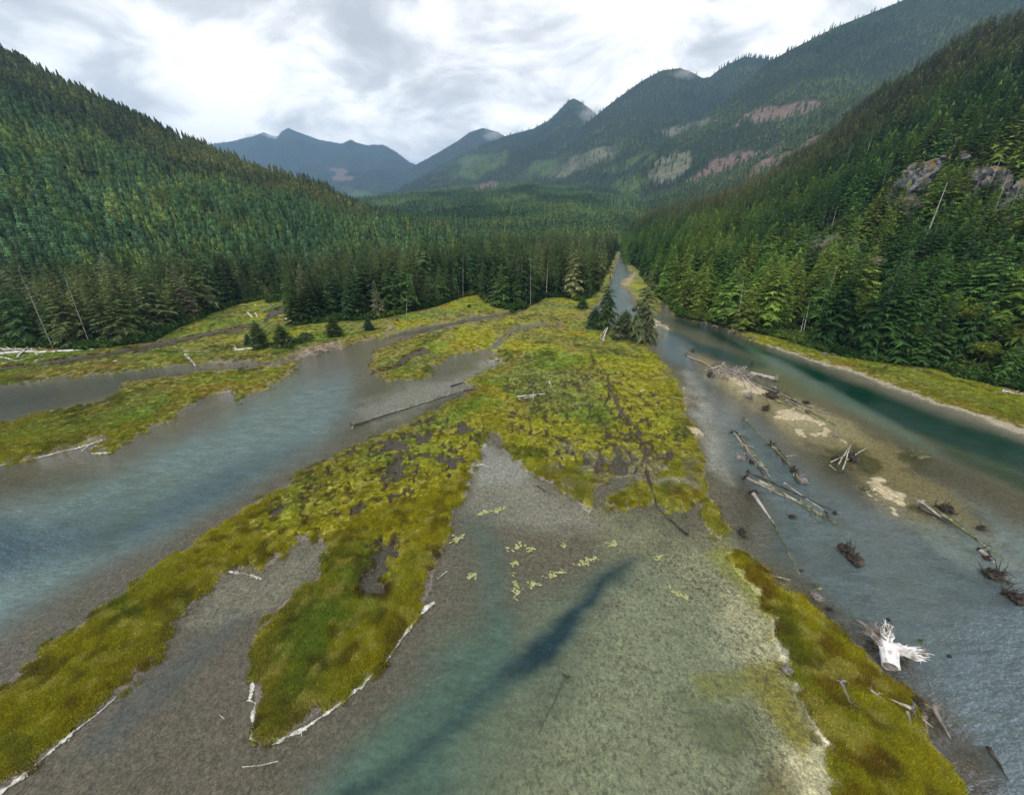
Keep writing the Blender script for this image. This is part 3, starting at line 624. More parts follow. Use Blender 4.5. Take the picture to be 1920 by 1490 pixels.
def left_t(P, s, r):
    lo = tmix([(0.050, 0.095, 0.040), (0.070, 0.130, 0.060), (0.060, 0.115, 0.045), (0.120, 0.165, 0.045), (0.065, 0.120, 0.05)], 0.4, 45, 5)(P, s, r)
    hi = tmix([(0.045, 0.065, 0.030), (0.070, 0.090, 0.032), (0.120, 0.13, 0.040)], 0.35, 70, 6)(P, s, r)
    f = sstep(0.45, 0.65, s + (fbm(P[:, 0], P[:, 1], 90, 3, 8) - 0.5) * 0.4)[:, None]
    return lo * (1 - f) + hi * f
def right_t(P, s, r):
    a = tmix([(0.042, 0.090, 0.026), (0.065, 0.130, 0.030), (0.130, 0.185, 0.035)], 0.40, 40, 15)(P, s, r)
    b_ = tmix([(0.060, 0.080, 0.028), (0.095, 0.110, 0.035), (0.14, 0.145, 0.05)], 0.35, 60, 16)(P, s, r)
    f = sstep(0.35, 0.6, s + (fbm(P[:, 0], P[:, 1], 80, 3, 18) - 0.5) * 0.3)[:, None]
    return a * (1 - f) + b_ * f
mt = tmix([(0.038, 0.062, 0.034), (0.062, 0.095, 0.044), (0.095, 0.130, 0.048)], 0.35, 300, 25)
vt = tmix([(0.040, 0.075, 0.035), (0.065, 0.120, 0.050), (0.12, 0.17, 0.05)], 0.30, 140, 26)

loft('left_hillside', [(-420,-190,420,150,1),(-150,-20,500,175,1),(0,86,560,200,1),(40,106,570,205,1),(80,130,580,210,1),(130,152,590,215,1),(200,188,600,225,1),
 (280,222,610,235,1),(350,262,620,245,1),(430,284,630,255,1),(480,309,640,265,1),(540,325,650,275,1),(600,342,660,290,1),(640,370,670,310,1),
 (700,393,680,330,1),(760,405,690,350,1),(840,417,700,380,1),(920,430,720,420,1)],
 300, 130, 17, 34, 130, 101, k=0.92, spc=(5.0, 0.0098, 7.5), tint=left_t, kind=1, hvar=0.35)
loft('right_hillside', [(1168,425,900,420,0.5),(1200,410,880,330,.5),(1240,394,860,226,.5),(1275,386,840,187,.5),(1310,375,820,168,.5),(1371,355,790,152,.5),(1423,335,760,145,.5),(1471,302,730,140,.5),
 (1531,268,690,130,.5),(1580,226,660,124,.5),(1651,166,620,117,.5),(1711,136,590,113,.5),(1752,104,570,111,.5),(1792,80,550,109,.5),(1832,56,530,105,.5),
 (1920,26,500,96,.5),(2100,-70,450,84,.5),(2400,-240,400,70,.5)],
 380, 190, 20, 24, 80, 202, k=0.95, spc=(6.0, 0.0135, 9.5), tint=right_t, kind=0, hvar=0.45, sil=0.6)
loft('valley_floor', [(520,420,2300,520,1),(560,400,2300,520,1),(640,372,2300,520,1),(700,366,2300,520,1),(760,362,2300,520,1),(840,350,2300,520,1),(920,345,2250,520,1),(1000,342,2200,520,1),
 (1100,345,2150,520,1),(1180,350,2100,560,1),(1300,350,2000,700,1)], 200, 110, 17, 50, 320, 303, spc=(9, 0.0075, 16), tint=vt, kind=2, sil=0.4)
loft('middle_ridge', [(1090,404,1500,900,8),(1150,388,1450,900,8),(1200,372,1400,900,10),(1260,350,1350,880,10),(1350,322,1250,850,12),(1450,272,1180,800,15),(1500,232,1150,780,20),
 (1551,186,1120,760,20),(1651,162,1080,740,20),(1750,112,1050,720,20),(1850,50,1020,700,20)], 200, 100, 20, 50, 200, 404, spc=(8, 0.0085, 12), tint=mt, kind=2, sil=0.6)
loft('right_mountain', [(1060,372,2100,1500,20),(1120,350,2050,1450,20),(1180,318,2000,1400,20),(1260,262,1950,1350,20),(1350,196,1900,1300,20),(1440,112,1850,1250,20),(1480,89,1820,1220,20),(1520,69,1800,1200,20),
 (1570,44,1780,1200,20),(1640,16,1750,1200,20),(1700,-8,1700,1150,20),(1800,-50,1700,1100,20),(1960,-130,1650,1050,20)], 240, 150, 22, 110, 420, 505, k=0.85, spc=(11, 0.0085, 17), tint=mt, kind=2, sil=0.6)
loft('peaked_mountain', [(900,372,3100,2100,40),(960,352,3050,2050,40),(1040,292,3000,2000,40),(1100,228,2950,1950,40),(1140,195,2900,1900,40),(1165,176,2900,1900,40),(1200,151,2850,1850,40),(1240,129,2800,1800,40),
 (1275,124,2800,1800,40),(1300,133,2800,1800,40),(1318,143,2750,1800,40),(1332,141,2750,1800,40),(1350,126,2700,1750,40),(1370,115,2700,1750,40),(1400,103,2700,1750,40),(1440,108,2650,1700,40),(1480,120,2600,1700,40),(1560,150,2500,1650,40)],
 260, 150, 24, 170, 600, 606, k=0.85, spc=(16, 0.0075, 22), tint=mt, kind=2, sil=0.5)
loft('cloudy_peak', [(640,395,4200,2600,30),(700,366,4150,2600,30),(740,356,4100,2600,30),(790,338,4100,2550,30),(840,302,4050,2500,30),(900,272,4000,2500,30),(950,252,3950,2450,30),(1000,239,3900,2400,30),
 (1030,223,3900,2400,30),(1050,203,3850,2400,30),(1066,186,3850,2400,30),(1076,182,3850,2400,30),(1092,190,3800,2400,30),(1120,214,3800,2400,30),(1200,250,3700,2300,30)],
 220, 120, 24, 160, 700, 707, k=0.9, spc=(20, 0.0065, 28), tint=mt, kind=2, sil=0.5)
loft('round_mountain', [(680,372,5600,3800,30),(740,330,5600,3800,30),(775,310,5600,3800,30),(800,297,5600,3800,30),(830,280,5500,3800,30),(860,262,5500,3800,30),(880,247,5500,3700,30),(905,239,5500,3700,30),
 (932,246,5500,3700,30),(960,262,5400,3700,30),(1020,300,5400,3700,30)], 160, 80, 22, 150, 700, 808, spc=(30, 0.0065, 36), tint=mt, kind=2, sil=0.4)
loft('far_mountain', [(300,290,7400,4600,20),(350,282,7400,4600,20),(400,270,7400,4600,20),(440,263,7400,4600,20),(470,256,7400,4600,20),(495,247,7400,4600,20),(508,254,7400,4600,20),(520,256,7400,4600,20),(528,246,7400,4600,20),
 (540,239,7400,4600,20),(556,246,7400,4600,20),(600,262,7400,4600,20),(640,269,7300,4500,20),(662,265,7300,4500,20),(690,272,7300,4500,20),(720,274,7300,4500,20),(745,286,7300,4500,20),(768,306,7200,4500,20),(800,318,7200,4500,20),(900,345,7200,4500,20)],
 240, 100, 22, 260, 1100, 909, spc=(34, 0.0058, 46), tint=mt, kind=2, sil=0.4, k=0.8)
# ------------------------------------------------------------------ tree shapes
def conifer_mesh(H, Rb, nb, seed, crown0=0.08, droop=0.35, gap=0.0, teeth=5, up=0.0, power=0.72):
    r = np.random.default_rng(seed); V = []; F = []
    def tri(a, b, c): k = len(V); V.extend([a, b, c]); F.append((k, k + 1, k + 2))
    for i in range(nb):
        z = crown0 + (1 - crown0) * ((i + r.random() * 0.8) / nb) ** 1.05
        if gap and r.random() < gap: continue
        L = Rb * ((1 - z) ** power) * (0.72 + 0.5 * r.random()) + 0.016 * H
        if z < crown0 + 0.12: L *= 0.75 + 0.25 * r.random()
        az = i * 2.39996 + r.random() * 0.7; ca, sa = math.cos(az), math.sin(az)
        dr = droop * (0.5 + r.random()) * (1.15 - z); z0 = z * H
        def P(f, w, dz=0):                                       # along the branch, sideways
            return (ca * f * L - sa * w, sa * f * L + ca * w, z0 + up * L * f - dr * L * f * f + dz)
        wd = L * (0.34 + 0.14 * r.random()) + 0.12; tn = max(2, int(teeth * min(1, L / (0.5 * Rb))))
        tri(P(0.02, -0.04 * L), P(0.02, 0.04 * L), P(1.0, 0, -0.03 * L))
        for j in range(tn):
            f = 0.14 + 0.74 * (j + r.random() * 0.5) / tn; ww = wd * (1.1 - 0.55 * f) * (0.7 + 0.6 * r.random())
            for sgn in (-1, 1):
                dz = -(0.10 + 0.22 * r.random()) * ww * (1 + dr)
                tri(P(f - 0.09, 0), P(f + 0.12, 0), P(f + 0.20 + 0.1 * r.random(), sgn * ww, dz))
        if teeth > 3:                                            # hanging sprays under the branch
            for j in range(2):
                f = 0.35 + 0.5 * r.random(); tri(P(f - 0.1, 0), P(f + 0.14, 0), P(f + 0.05, (r.random() - 0.5) * wd, -0.16 * L - 0.1))
    for k in range(4):
        a = k * 1.6 + seed; tri((0.02 * H * math.cos(a), 0.02 * H * math.sin(a), H * 0.93), (-0.02 * H * math.cos(a), -0.02 * H * math.sin(a), H * 0.93), (0, 0, H * 1.02))
    return np.array(V), np.array(F)
def tier_mesh(H, Rb, nt, seed, n=9, z0=0.05, power=0.85, jag=0.35):
    r = np.random.default_rng(seed); V = []; F = []
    for i in range(nt):
        f = z0 + (1 - z0) * i / nt; f2 = f + (1 - z0) / nt * 1.9; R_ = Rb * (1 - f) ** power + 0.012 * H
        k = len(V); V.append((0, 0, min(f2, 1.03) * H)); a0 = r.random() * 6.28
        for j in range(n * 2):
            rr = R_ * (1 - jag * (j % 2)) * (0.75 + 0.5 * r.random()); a = a0 + math.pi * j / n
            V.append((rr * math.cos(a), rr * math.sin(a), f * H + (0.02 * H) * (r.random() - 0.5) + (0.3 * R_ * jag) * (j % 2)))
        for j in range(n * 2): F.append((k, k + 1 + j, k + 1 + (j + 1) % (2 * n)))
    return np.array(V), np.array(F)
def tubes(paths, seg=6, cap=True):
    """paths: list of (points (k,3), radii (k,))"""
    V = []; F = []
    for pts, rad in paths:
        pts = [Vector(p) for p in pts]; n = len(pts); base = len(V)
        up = Vector((0, 0, 1)); d0 = (pts[1] - pts[0]).normalized()
        if abs(d0.z) > 0.9: up = Vector((1, 0, 0))
        for i in range(n):
            d = (pts[min(i + 1, n - 1)] - pts[max(i - 1, 0)]).normalized()
            a = d.cross(up).normalized(); b_ = a.cross(d).normalized()
            for s in range(seg):
                th = 2 * math.pi * s / seg; k = rad[i]
                V.append(tuple(pts[i] + a * (math.cos(th) * k) + b_ * (math.sin(th) * k)))
        for i in range(n - 1):
            for s in range(seg):
                s2 = (s + 1) % seg; q = base + i * seg
                F.append((q + s, q + s2, q + seg + s2, q + seg + s))
        if cap:
            F.append(tuple(base + s for s in range(seg))[::-1]); F.append(tuple(base + (n - 1) * seg + s for s in range(seg)))
    return V, F
def trunk_mesh(H, r0, seed, limbs=0, llen=1.0, top=1.0, bend=0.01, seg=6, lstart=0.2, droop=0.1, lr=0.05):
    r = random.Random(seed); pts = []; rad = []
    bx_, by_ = r.uniform(-bend, bend) * H, r.uniform(-bend, bend) * H
    for i in range(7):
        f = i / 6 * top; pts.append((bx_ * f * f, by_ * f * f, H * f - (0.02 * H if i == 0 else 0))); rad.append(r0 * (1 - 0.93 * i / 6 * (top if top > 0.95 else 0.75)) * (1.25 if i == 0 else 1))
    paths = [(pts, rad)]
    for k in range(limbs):
        f = lstart + (top - lstart) * (k + r.random()) / limbs; az = r.random() * 6.28; L = llen * (1.1 - f) * r.uniform(0.4, 1.2) + 0.15
        p0 = Vector((bx_ * f * f, by_ * f * f, H * f)); d = Vector((math.cos(az), math.sin(az), r.uniform(-0.25, 0.2)))
        paths.append(([p0, p0 + d * L * 0.5 + Vector((0, 0, -droop * L * 0.2)), p0 + d * L + Vector((0, 0, -droop * L))], [lr * (1.2 - f), lr * 0.6 * (1.2 - f), lr * 0.15]))
    V, F = tubes(paths, seg if limbs < 20 else 5); return V, F
def leafy(nclump, nleaf, rx, rz, zc, ls, seed, flat=0.8, bottom=0.0):
    r = np.random.default_rng(seed); V = []; F = []
    for i in range(nclump):
        d = r.normal(size=3); d /= np.linalg.norm(d); d[2] = abs(d[2]) * 1.0 - 0.35 if bottom == 0 else abs(d[2])
        rr = (0.45 + 0.55 * r.random()); c = np.array([d[0] * rx * rr, d[1] * rx * rr, zc + d[2] * rz * rr])
        cs = rx * (0.22 + 0.2 * r.random())
        for j in range(nleaf):
            e = r.normal(size=3); e /= np.linalg.norm(e); p = c + e * cs * (0.5 + 0.5 * r.random()) * np.array([1, 1, flat])
            a = r.normal(size=3); a /= np.linalg.norm(a); b_ = np.cross(a, e + 0.3 * r.normal(size=3)); b_ /= np.linalg.norm(b_) + 1e-6
            k = len(V); s = ls * (0.6 + 0.8 * r.random())
            V.extend([p - a * s, p + b_ * s * 0.7, p + a * s, p - b_ * s * 0.7]); F.append((k, k + 1, k + 2, k + 3))
    V = np.array(V); V[:, 2] = np.maximum(V[:, 2], 0.02); return V, np.array(F)

CROWN = []; TRUNK = []; BUSHY = []                # unit conifers are built about 25 m tall
for i, (rb, nb, dr, gp, tt) in enumerate([(5.4, 130, 0.35, 0.04, 6), (4.6, 130, 0.25, 0.04, 6), (6.2, 120, 0.45, 0.12, 6), (4.2, 140, 0.3, 0.06, 5), (5.2, 110, 0.6, 0.18, 6), (5.8, 150, 0.3, 0.08, 6)]):
    V, F = conifer_mesh(25, rb, nb, 50 + i, 0.06 if i % 2 else 0.14, dr, gp, tt, up=0.05)
    CROWN.append(mesh_np('crown', V, F, MAT['needles'], link=False))
    V, F = trunk_mesh(25, 0.30, 70 + i, 20, 1.6, 1.0, 0.012)
    TRUNK.append(mesh_np('trunk', V, F, MAT['bark'], link=False))
for i in range(3):
    V, F = conifer_mesh(25, [9.5, 8.0, 10.5][i], 190, 90 + i, 0.03, 0.30, 0.04, 6, up=0.12, power=0.62)
    BUSHY.append(mesh_np('crown', V, F, MAT['needles'], link=False))
V, F = conifer_mesh(25, 8.2, 150, 97, 0.04, 0.6, 0.30, 6, up=0.10, power=0.60); BIGCROWN = mesh_np('crown', V, F, MAT['needles'], link=False)
def joined(name, parts, mats):
    V = []; F = []; mi = []
    for k, (v, f) in enumerate(parts):
        o = len(V); V += [tuple(p) for p in v]; F += [tuple(int(a) + o for a in q) for q in f]; mi += [k] * len(f)
    me = bpy.data.meshes.new(name); me.from_pydata(V, [], F); me.update()
    for m_ in mats: me.materials.append(m_)
    me.polygons.foreach_set('material_index', mi); return me
# stand-ins used by the geometry-node forests
tcol = bpy.data.collections.new('plant_shapes')
def tmpl(name, me):
    o = bpy.data.objects.new(name, me); tcol.objects.link(o); return o
# 0-3 mature spruce, 4-6 young plantation spruce, 7-9 far conifers, 10 bare snag
for i in range(4):
    V, F = conifer_mesh(25, [6.8, 5.4, 7.6, 5.0][i], 96, 150 + i, 0.08, 0.35, 0.05, 4, up=0.05)
    tmpl('shape_a%d' % i, joined('conifer', [(V, F), trunk_mesh(20, 0.2, 170 + i, 0, seg=5)], [MAT['needles'], MAT['bark']]))
for i in range(3):
    V, F = tier_mesh(25, [5.0, 4.2, 5.6][i], 11, 250 + i, 8)
    tmpl('shape_b%d' % i, joined('conifer', [(V, F)], [MAT['needles']]))
for i in range(3):
    V, F = tier_mesh(25, [4.6, 3.8, 5.2][i], 6, 350 + i, 5, 0.08)
    tmpl('shape_c%d' % i, joined('conifer', [(V, F)], [MAT['needles']]))
tmpl('shape_d0', joined('bare_tree', [trunk_mesh(25, 0.36, 400, 22, 1.8, 1.0, 0.01)], [MAT['snag']]))

# the valley-floor stands
STAND_SP = 7.2
def in_frame_pts(n_try, x0, x1, y0, y1):
    gx = np.arange(x0, x1, STAND_SP); gy = np.arange(y0, y1, STAND_SP)
    A, B_ = np.meshgrid(gx, gy); A = A.ravel() + (rng.random(A.size) - 0.5) * STAND_SP * 0.9; B_ = B_.ravel() + (rng.random(B_.size) - 0.5) * STAND_SP * 0.9
    u, v, t = project(A, B_, 0.5); s = sdpoly(FOREST, u, v)
    k = (s > 1.5) & (u > -140) & (u < 1170) & (B_ < 640); k &= (rng.random(len(A)) < np.clip(240 / B_, 0.35, 1) ** 0.8)
    return A[k], B_[k], s[k], u[k], v[k], t[k]
fx, fy, fs_, fu, fv, ft = in_frame_pts(0, -420, 200, 100, 640)
hg = np.where(fu > 880, 25, 21.5) * (0.45 + 1.0 * fbm(fx, fy, 20, 3, 91)) * (0.66 + 0.62 * rng.random(len(fx)))
hg = np.where(fu > 540, hg * 1.0, hg * 0.98) * np.clip(0.72 + fs_ / 20, 0.72, 1) * np.where(fy > 300, 0.92, 1)
Tt = tmix([(0.038, 0.066, 0.028), (0.062, 0.096, 0.034), (0.110, 0.128, 0.050)], 0.5, 22, 35)(np.column_stack([fx, fy, fx * 0]), None, rng)
pale = (rng.random(len(fx)) < 0.14) & (ft < 190); Tt[pale] = np.array([0.165, 0.170, 0.090]) * (0.8 + 0.5 * rng.random((pale.sum(), 1)))
grn = rng.random(len(fx)) < 0.12; Tt[grn] = np.array([0.065, 0.115, 0.032])
gl_ = (dline([(385,497),(430,488),(470,492)], fu, fv - 45 * 0, 40) < 14) | (dline([(600,492),(660,482),(720,478)], fu, fv, 30) < 8); hg = np.where(gl_, 8, hg); Tt[gl_] = np.array([0.15, 0.20, 0.035])
STAND = np.column_stack([fx, fy, np.full(len(fx), 0.3), hg, np.zeros(len(fx)), Tt])
ALL = np.concatenate([STAND] + TREEPTS)
pu, pv, pt = project(ALL[:, 0], ALL[:, 1], ALL[:, 2] + ALL[:, 3] * 0.5)
size = ALL[:, 3] / pt * ((pu > 0) & (pu < 1920) & (pv > 0)) * (ALL[:, 4] == 0)
# trees hidden behind nearer ones show only their tops: rank the exposed ones first
expo = np.ones(len(ALL)); ns_ = len(STAND)
expo[:ns_] = np.where(fs_ < 22, 1.0, 0.75)
order = np.argsort(-size * expo)[:285]
print('trees', len(ALL), 'smallest individual px', (size * expo)[order[-1]] * FPX * 1024 / 1920)

PANEL = {}
def place_tree(name, crown, trunk, loc, H, rz, tint, label, cat, group=None, wide=1.0, base=25.0):
    e_ = empty(name, loc, rz, 1.0); s = H / base; e_.scale = (s * wide, s * wide, s)
    tag(e_, label, cat, group)
    c = bpy.data.objects.new('crown', crown); scene.collection.objects.link(c); c.parent = e_; c['tint'] = [float(q) for q in tint]
    t = bpy.data.objects.new('trunk', trunk); scene.collection.objects.link(t); t.parent = e_
    return e_
def kind_word(T):
    b_ = T.sum()
    if T[1] > T[0] * 1.45 and b_ > 0.16: return 'bright green'
    if b_ > 0.26: return 'pale moss-hung'
    if T[1] > T[0] * 1.45: return 'fresh green'
    if b_ > 0.15: return 'brownish green'
    return 'dark green'
info = []
for k in order:
    x, y, z, H, _, a, b_, c_ = ALL[k]; T = np.array([a, b_, c_]); u, v, t = pu[k], pv[k], pt[k]
    if k >= ns_:
        low = project(x, y, z)[1]; i = int(np.searchsorted([1300, 1400, 1500, 1600, 1680, 1740, 1790, 1840, 1880], u))
        pl = ['beside the upper river mouth', 'before the orange shore rock', 'right of the orange shore rock', 'below the rock outcrop', 'left of the leaning pale trunk', 'behind the leaning pale trunk',
              'below the thick grey snag', 'right of the thick grey snag', 'above the white shore log', 'at the right frame edge'][i]
        rows = 'waterside' if z < 5 else ('lower-slope' if z < 16 else 'upper-slope'); st = 'right bank'
    elif u < 545:
        i = int(np.searchsorted([90, 200, 300, 400, 470], u))
        pl = ['above the white log heap', 'behind the longest white log', 'behind the muddy creek line', 'left of the grass inlet', 'at the grass inlet', 'at the inlet head'][i]
        rows = 'front-row' if fs_[k] < 8 else 'inner'; st = 'left stand'
    else:
        i = int(np.searchsorted([620, 700, 780, 860, 930, 1010, 1080], u))
        pl = ['at the left corner of the middle stand', 'behind the lone bushes of the middle stand', 'behind the creek mouth in the middle stand', 'left of the grass notch in the middle stand', 'at the grass notch of the middle stand',
              'behind the creek head in the middle stand', 'right of the creek head in the middle stand', 'at the river end of the middle stand'][i]
        rows = 'front-row' if fs_[k] < 8 else 'inner'; st = 'middle stand'
    sz = 'tall' if H > 27 else ('medium' if H > 20 else 'short')
    info.append((k, (sz, kind_word(T), rows, pl, st), u, T))
from collections import defaultdict
bins = defaultdict(list)
for it in info: bins[it[1]].append(it)
ORD = ['leftmost ', 'second-left ', 'third-left ', 'fourth-left ', 'fifth-left ', 'sixth-left ', 'seventh-left ', 'eighth-left ', 'ninth-left ', 'tenth-left ', 'eleventh-left ', 'twelfth-left ', 'thirteenth-left ', 'fourteenth-left ', 'fifteenth-left ', 'sixteenth-left ']
for key, its in bins.items():
    its.sort(key=lambda q: q[2])
    for j, (k, _, u, T) in enumerate(its):
        sz, kw, rows, pl, st = key; o_ = '' if len(its) == 1 else (ORD[j] if j < 16 else 'farther-right ')
        if j and j == len(its) - 1: o_ = 'rightmost '
        x, y, z, H = ALL[k][:4]
        place_tree('spruce_tree', CROWN[k % 6], TRUNK[k % 6], (x, y, z), H, rng.random() * 6.28, T, '%s%s %s %s spruce %s' % (o_, sz, kw, rows, pl), 'tree', 'spruces of the ' + st, 1.0 + 0.4 * rng.random())
rest = np.ones(len(ALL), bool); rest[order] = False
REST = ALL[rest]

def gn_scatter(name, pts, scl, rot, kind, tint, coll, label=None, cat=None):
    me = bpy.data.meshes.new(name); me.vertices.add(len(pts)); me.vertices.foreach_set('co', np.asarray(pts, np.float32).ravel())
    for an, arr in (('scl', scl), ('rotz', rot)):
        a = me.attributes.new(an, 'FLOAT', 'POINT'); a.data.foreach_set('value', np.asarray(arr, np.float32))
    a = me.attributes.new('pick', 'INT', 'POINT'); a.data.foreach_set('value', np.asarray(kind, np.int32))
    a = me.attributes.new('tint', 'FLOAT_COLOR', 'POINT'); a.data.foreach_set('color', np.concatenate([tint, np.ones((len(tint), 1))], 1).astype(np.float32).ravel())
    o = bpy.data.objects.new(name, me); scene.collection.objects.link(o)
    ng = bpy.data.node_groups.new(name + '_nodes', 'GeometryNodeTree')
    ng.interface.new_socket('Geometry', in_out='INPUT', socket_type='NodeSocketGeometry'); ng.interface.new_socket('Geometry', in_out='OUTPUT', socket_type='NodeSocketGeometry')
    gi = ng.nodes.new('NodeGroupInput'); go = ng.nodes.new('NodeGroupOutput'); L = ng.links
    def attr(nm, typ):
        q_ = ng.nodes.new('GeometryNodeInputNamedAttribute'); q_.data_type = typ; q_.inputs[0].default_value = nm
        return [s for s in q_.outputs if s.enabled][0]
    ci = ng.nodes.new('GeometryNodeCollectionInfo'); ci.inputs['Collection'].default_value = coll
    ci.inputs['Separate Children'].default_value = True; ci.inputs['Reset Children'].default_value = True
    mp_ = ng.nodes.new('GeometryNodeMeshToPoints'); L.new(gi.outputs[0], mp_.inputs[0])
    ip = ng.nodes.new('GeometryNodeInstanceOnPoints'); L.new(mp_.outputs[0], ip.inputs['Points']); L.new(ci.outputs[0], ip.inputs['Instance'])
    ip.inputs['Pick Instance'].default_value = True; L.new(attr('pick', 'INT'), ip.inputs['Instance Index'])
    cx = ng.nodes.new('ShaderNodeCombineXYZ'); L.new(attr('rotz', 'FLOAT'), cx.inputs[2]); L.new(cx.outputs[0], ip.inputs['Rotation'])
    L.new(attr('scl', 'FLOAT'), ip.inputs['Scale']); L.new(ip.outputs[0], go.inputs[0])
    md = o.modifiers.new('scatter', 'NODES'); md.node_group = ng
    tag(o, label, cat, kind='stuff'); return o
kd = REST[:, 4].astype(int)
pick = np.where(kd == 0, rng.integers(0, 4, len(REST)), np.where(kd == 1, rng.integers(4, 7, len(REST)), rng.integers(7, 10, len(REST))))
bare = (rng.random(len(REST)) < 0.012) & (kd == 0); pick[bare] = 10
near = kd < 2
gn_scatter('conifer_forest', REST[near, :3], REST[near, 3] / 25, rng.random(near.sum()) * 6.28, pick[near], REST[near, 5:8], tcol,
           'dense conifer forest covering the near hillsides and the valley stands', 'forest')
gn_scatter('distant_forest', REST[~near, :3], REST[~near, 3] / 25, rng.random((~near).sum()) * 6.28, pick[~near], REST[~near, 5:8], tcol,
           'far conifer forest covering the mountains and valley behind', 'forest')

# ------------------------------------------------------------------ lone trees, bushes, snags
def base_at(u, v, z=0.35):
    x, y, _ = ground_pt(u, v, z); return float(x), float(y)
LONE = [(490,652,596,5,0.95,'dark round spruce bush, largest of the clump behind the long white log'),(468,648,622,1,1.1,'small dark spruce at the left end of the clump behind the white log'),
 (533,648,603,3,1.2,'small blue-green spruce at the right end of the clump behind the white log'),(628,630,588,0,1.25,'single bushy dark spruce on the left bank between clump and round bush'),
 (692,619,594,2,1.6,'low round dark bush-like spruce on the left grass bank'),(1092,578,558,1,1.7,'low dark spruce bush alone on the bright grass left of the river mouth'),
 (1134,616,508,4,0.78,'thin-topped spruce standing left of the big spruce on the point'),(1114,614,572,5,1.5,'small dark spruce under the thin-topped spruce on the point'),
 (1200,638,495,2,0.80,'big ragged spruce on the riverside point, the tallest tree in the open'),(1168,633,576,0,1.35,'dense young spruce leaning into the big spruce on the point')]
for i, (u, v, vt_, ci, wd, lab) in enumerate(LONE):
    x, y = base_at(u, v); H = (float(z_top(y, vt_)) - 0.3) * 0.93; T = [(0.050, 0.075, 0.026), (0.042, 0.078, 0.040), (0.060, 0.088, 0.030)][i % 3]
    if i >= 8: T = (0.085, 0.105, 0.050)
    place_tree('spruce_tree', BUSHY[i % 3] if i in (0, 1, 2, 3, 4, 5, 7, 9) else BIGCROWN, TRUNK[ci], (x, y, 0.3), H, i * 1.3, T, lab, 'tree', None, wd)
LEAF = []; LTR = []
for i in range(3):
    V, F = leafy(46, 46, 3.2, 3.6, 5.6, 0.24, 500 + i); LEAF.append(mesh_np('crown', V, F, MAT['leaves'], link=False))
    V, F = trunk_mesh(9, 0.16, 520 + i, 9, 2.8, 1.0, 0.03, droop=-0.8, lr=0.07, lstart=0.3); LTR.append(mesh_np('trunk', V, F, MAT['bark'], link=False))
V, F = leafy(16, 26, 1.5, 1.0, 0.35, 0.16, 540, bottom=1); BUSH = mesh_np('leaves', V, F, MAT['leaves'], link=False)
V, F = tubes([([(0, 0, -0.1), (math.cos(a) * 0.4, math.sin(a) * 0.4, 0.6), (math.cos(a) * 1.0, math.sin(a) * 1.0, 1.0)], [0.05, 0.035, 0.01]) for a in np.arange(0, 6.2, 0.9)], 5)
STEM = mesh_np('stems', V, F, MAT['bark'], link=False)
RH = None
def hill_z(x, y):                                  # height of the right hillside under a point
    G = RIGHT_G.reshape(-1, 3); d = (G[:, 0] - x) ** 2 + (G[:, 1] - y) ** 2; return float(G[np.argmin(d), 2])
RIGHT_G = np.array([v.co[:] for v in bpy.data.objects['right_hillside'].data.vertices]); LEFT_G = np.array([v.co[:] for v in bpy.data.objects['left_hillside'].data.vertices])
def on_hill(G, u, v):                              # point of the hillside seen at a pixel
    if 'p' not in PANEL or PANEL['p'][0] is not G: PANEL['p'] = (G, np.stack(project(G[:, 0], G[:, 1], G[:, 2]), -1))
    Q = PANEL['p'][1]; d = (Q[:, 0] - u) ** 2 + (Q[:, 1] - v) ** 2; i = np.argsort(d)[:6]; i = i[np.argmin(Q[i, 2])]; return G[i]
AL = [(1760,600,9),(1735,560,9),(1800,620,8),(1840,560,10),(1890,580,11),(1905,520,11),(1880,480,11),(1690,500,8),(1720,520,9),(1650,560,7),(1600,590,7),(1560,560,7),(1780,540,9),(1860,640,7),(1905,660,7),
      (1520,600,6),(1700,640,6),(1640,640,6),(1290,500,9),(1330,480,9),(1440,520,7),(1820,500,9),(1480,560,7),(1905,430,10),(1740,470,9),(1770,655,6),(1830,670,6),(1590,640,5),(1420,590,5),(1880,690,6),(1360,560,6)]
AW = ['{} alder below the thick grey snag', '{} alder at the foot of the thick grey snag', '{} alder right of the grey snag foot', '{} alder two crowns right of the grey snag', '{} tall alder at the right frame edge, middle height',
 '{} tall alder at the right frame edge, above its neighbour', '{} tall alder left of the uppermost edge alder', '{} alder below the small lower rock face', '{} alder right of the small lower rock face', '{} alder left of the short thick pale snag',
 '{} small alder below the big rock outcrop', '{} small alder left below the big rock outcrop', '{} alder between grey snag and right edge', '{} small alder low on the bank near the white shore log', '{} small alder lowest at the right frame edge',
 '{} small alder above the narrow grass strip', '{} small alder right of the leaning pale trunk', '{} small alder left of the leaning pale trunk', '{} alder on the upstream slope, nearest the river bend', '{} alder on the upstream slope, higher of two',
 '{} alder upstream of the orange shore rock slope', '{} alder high beside the thick grey snag top', '{} alder above the three thin low snags', '{} tall alder highest at the right frame edge', '{} alder left of the snag row by the cliff', '{} leafy alder at the grass edge right of the leaning trunk', '{} leafy alder at the grass edge near the white shore log', '{} small leafy alder at the grass edge left of the leaning trunk', '{} small leafy alder just above the orange shore rock', '{} leafy alder at the grass edge behind the white shore log', '{} small leafy alder over the dark shore rocks upstream']
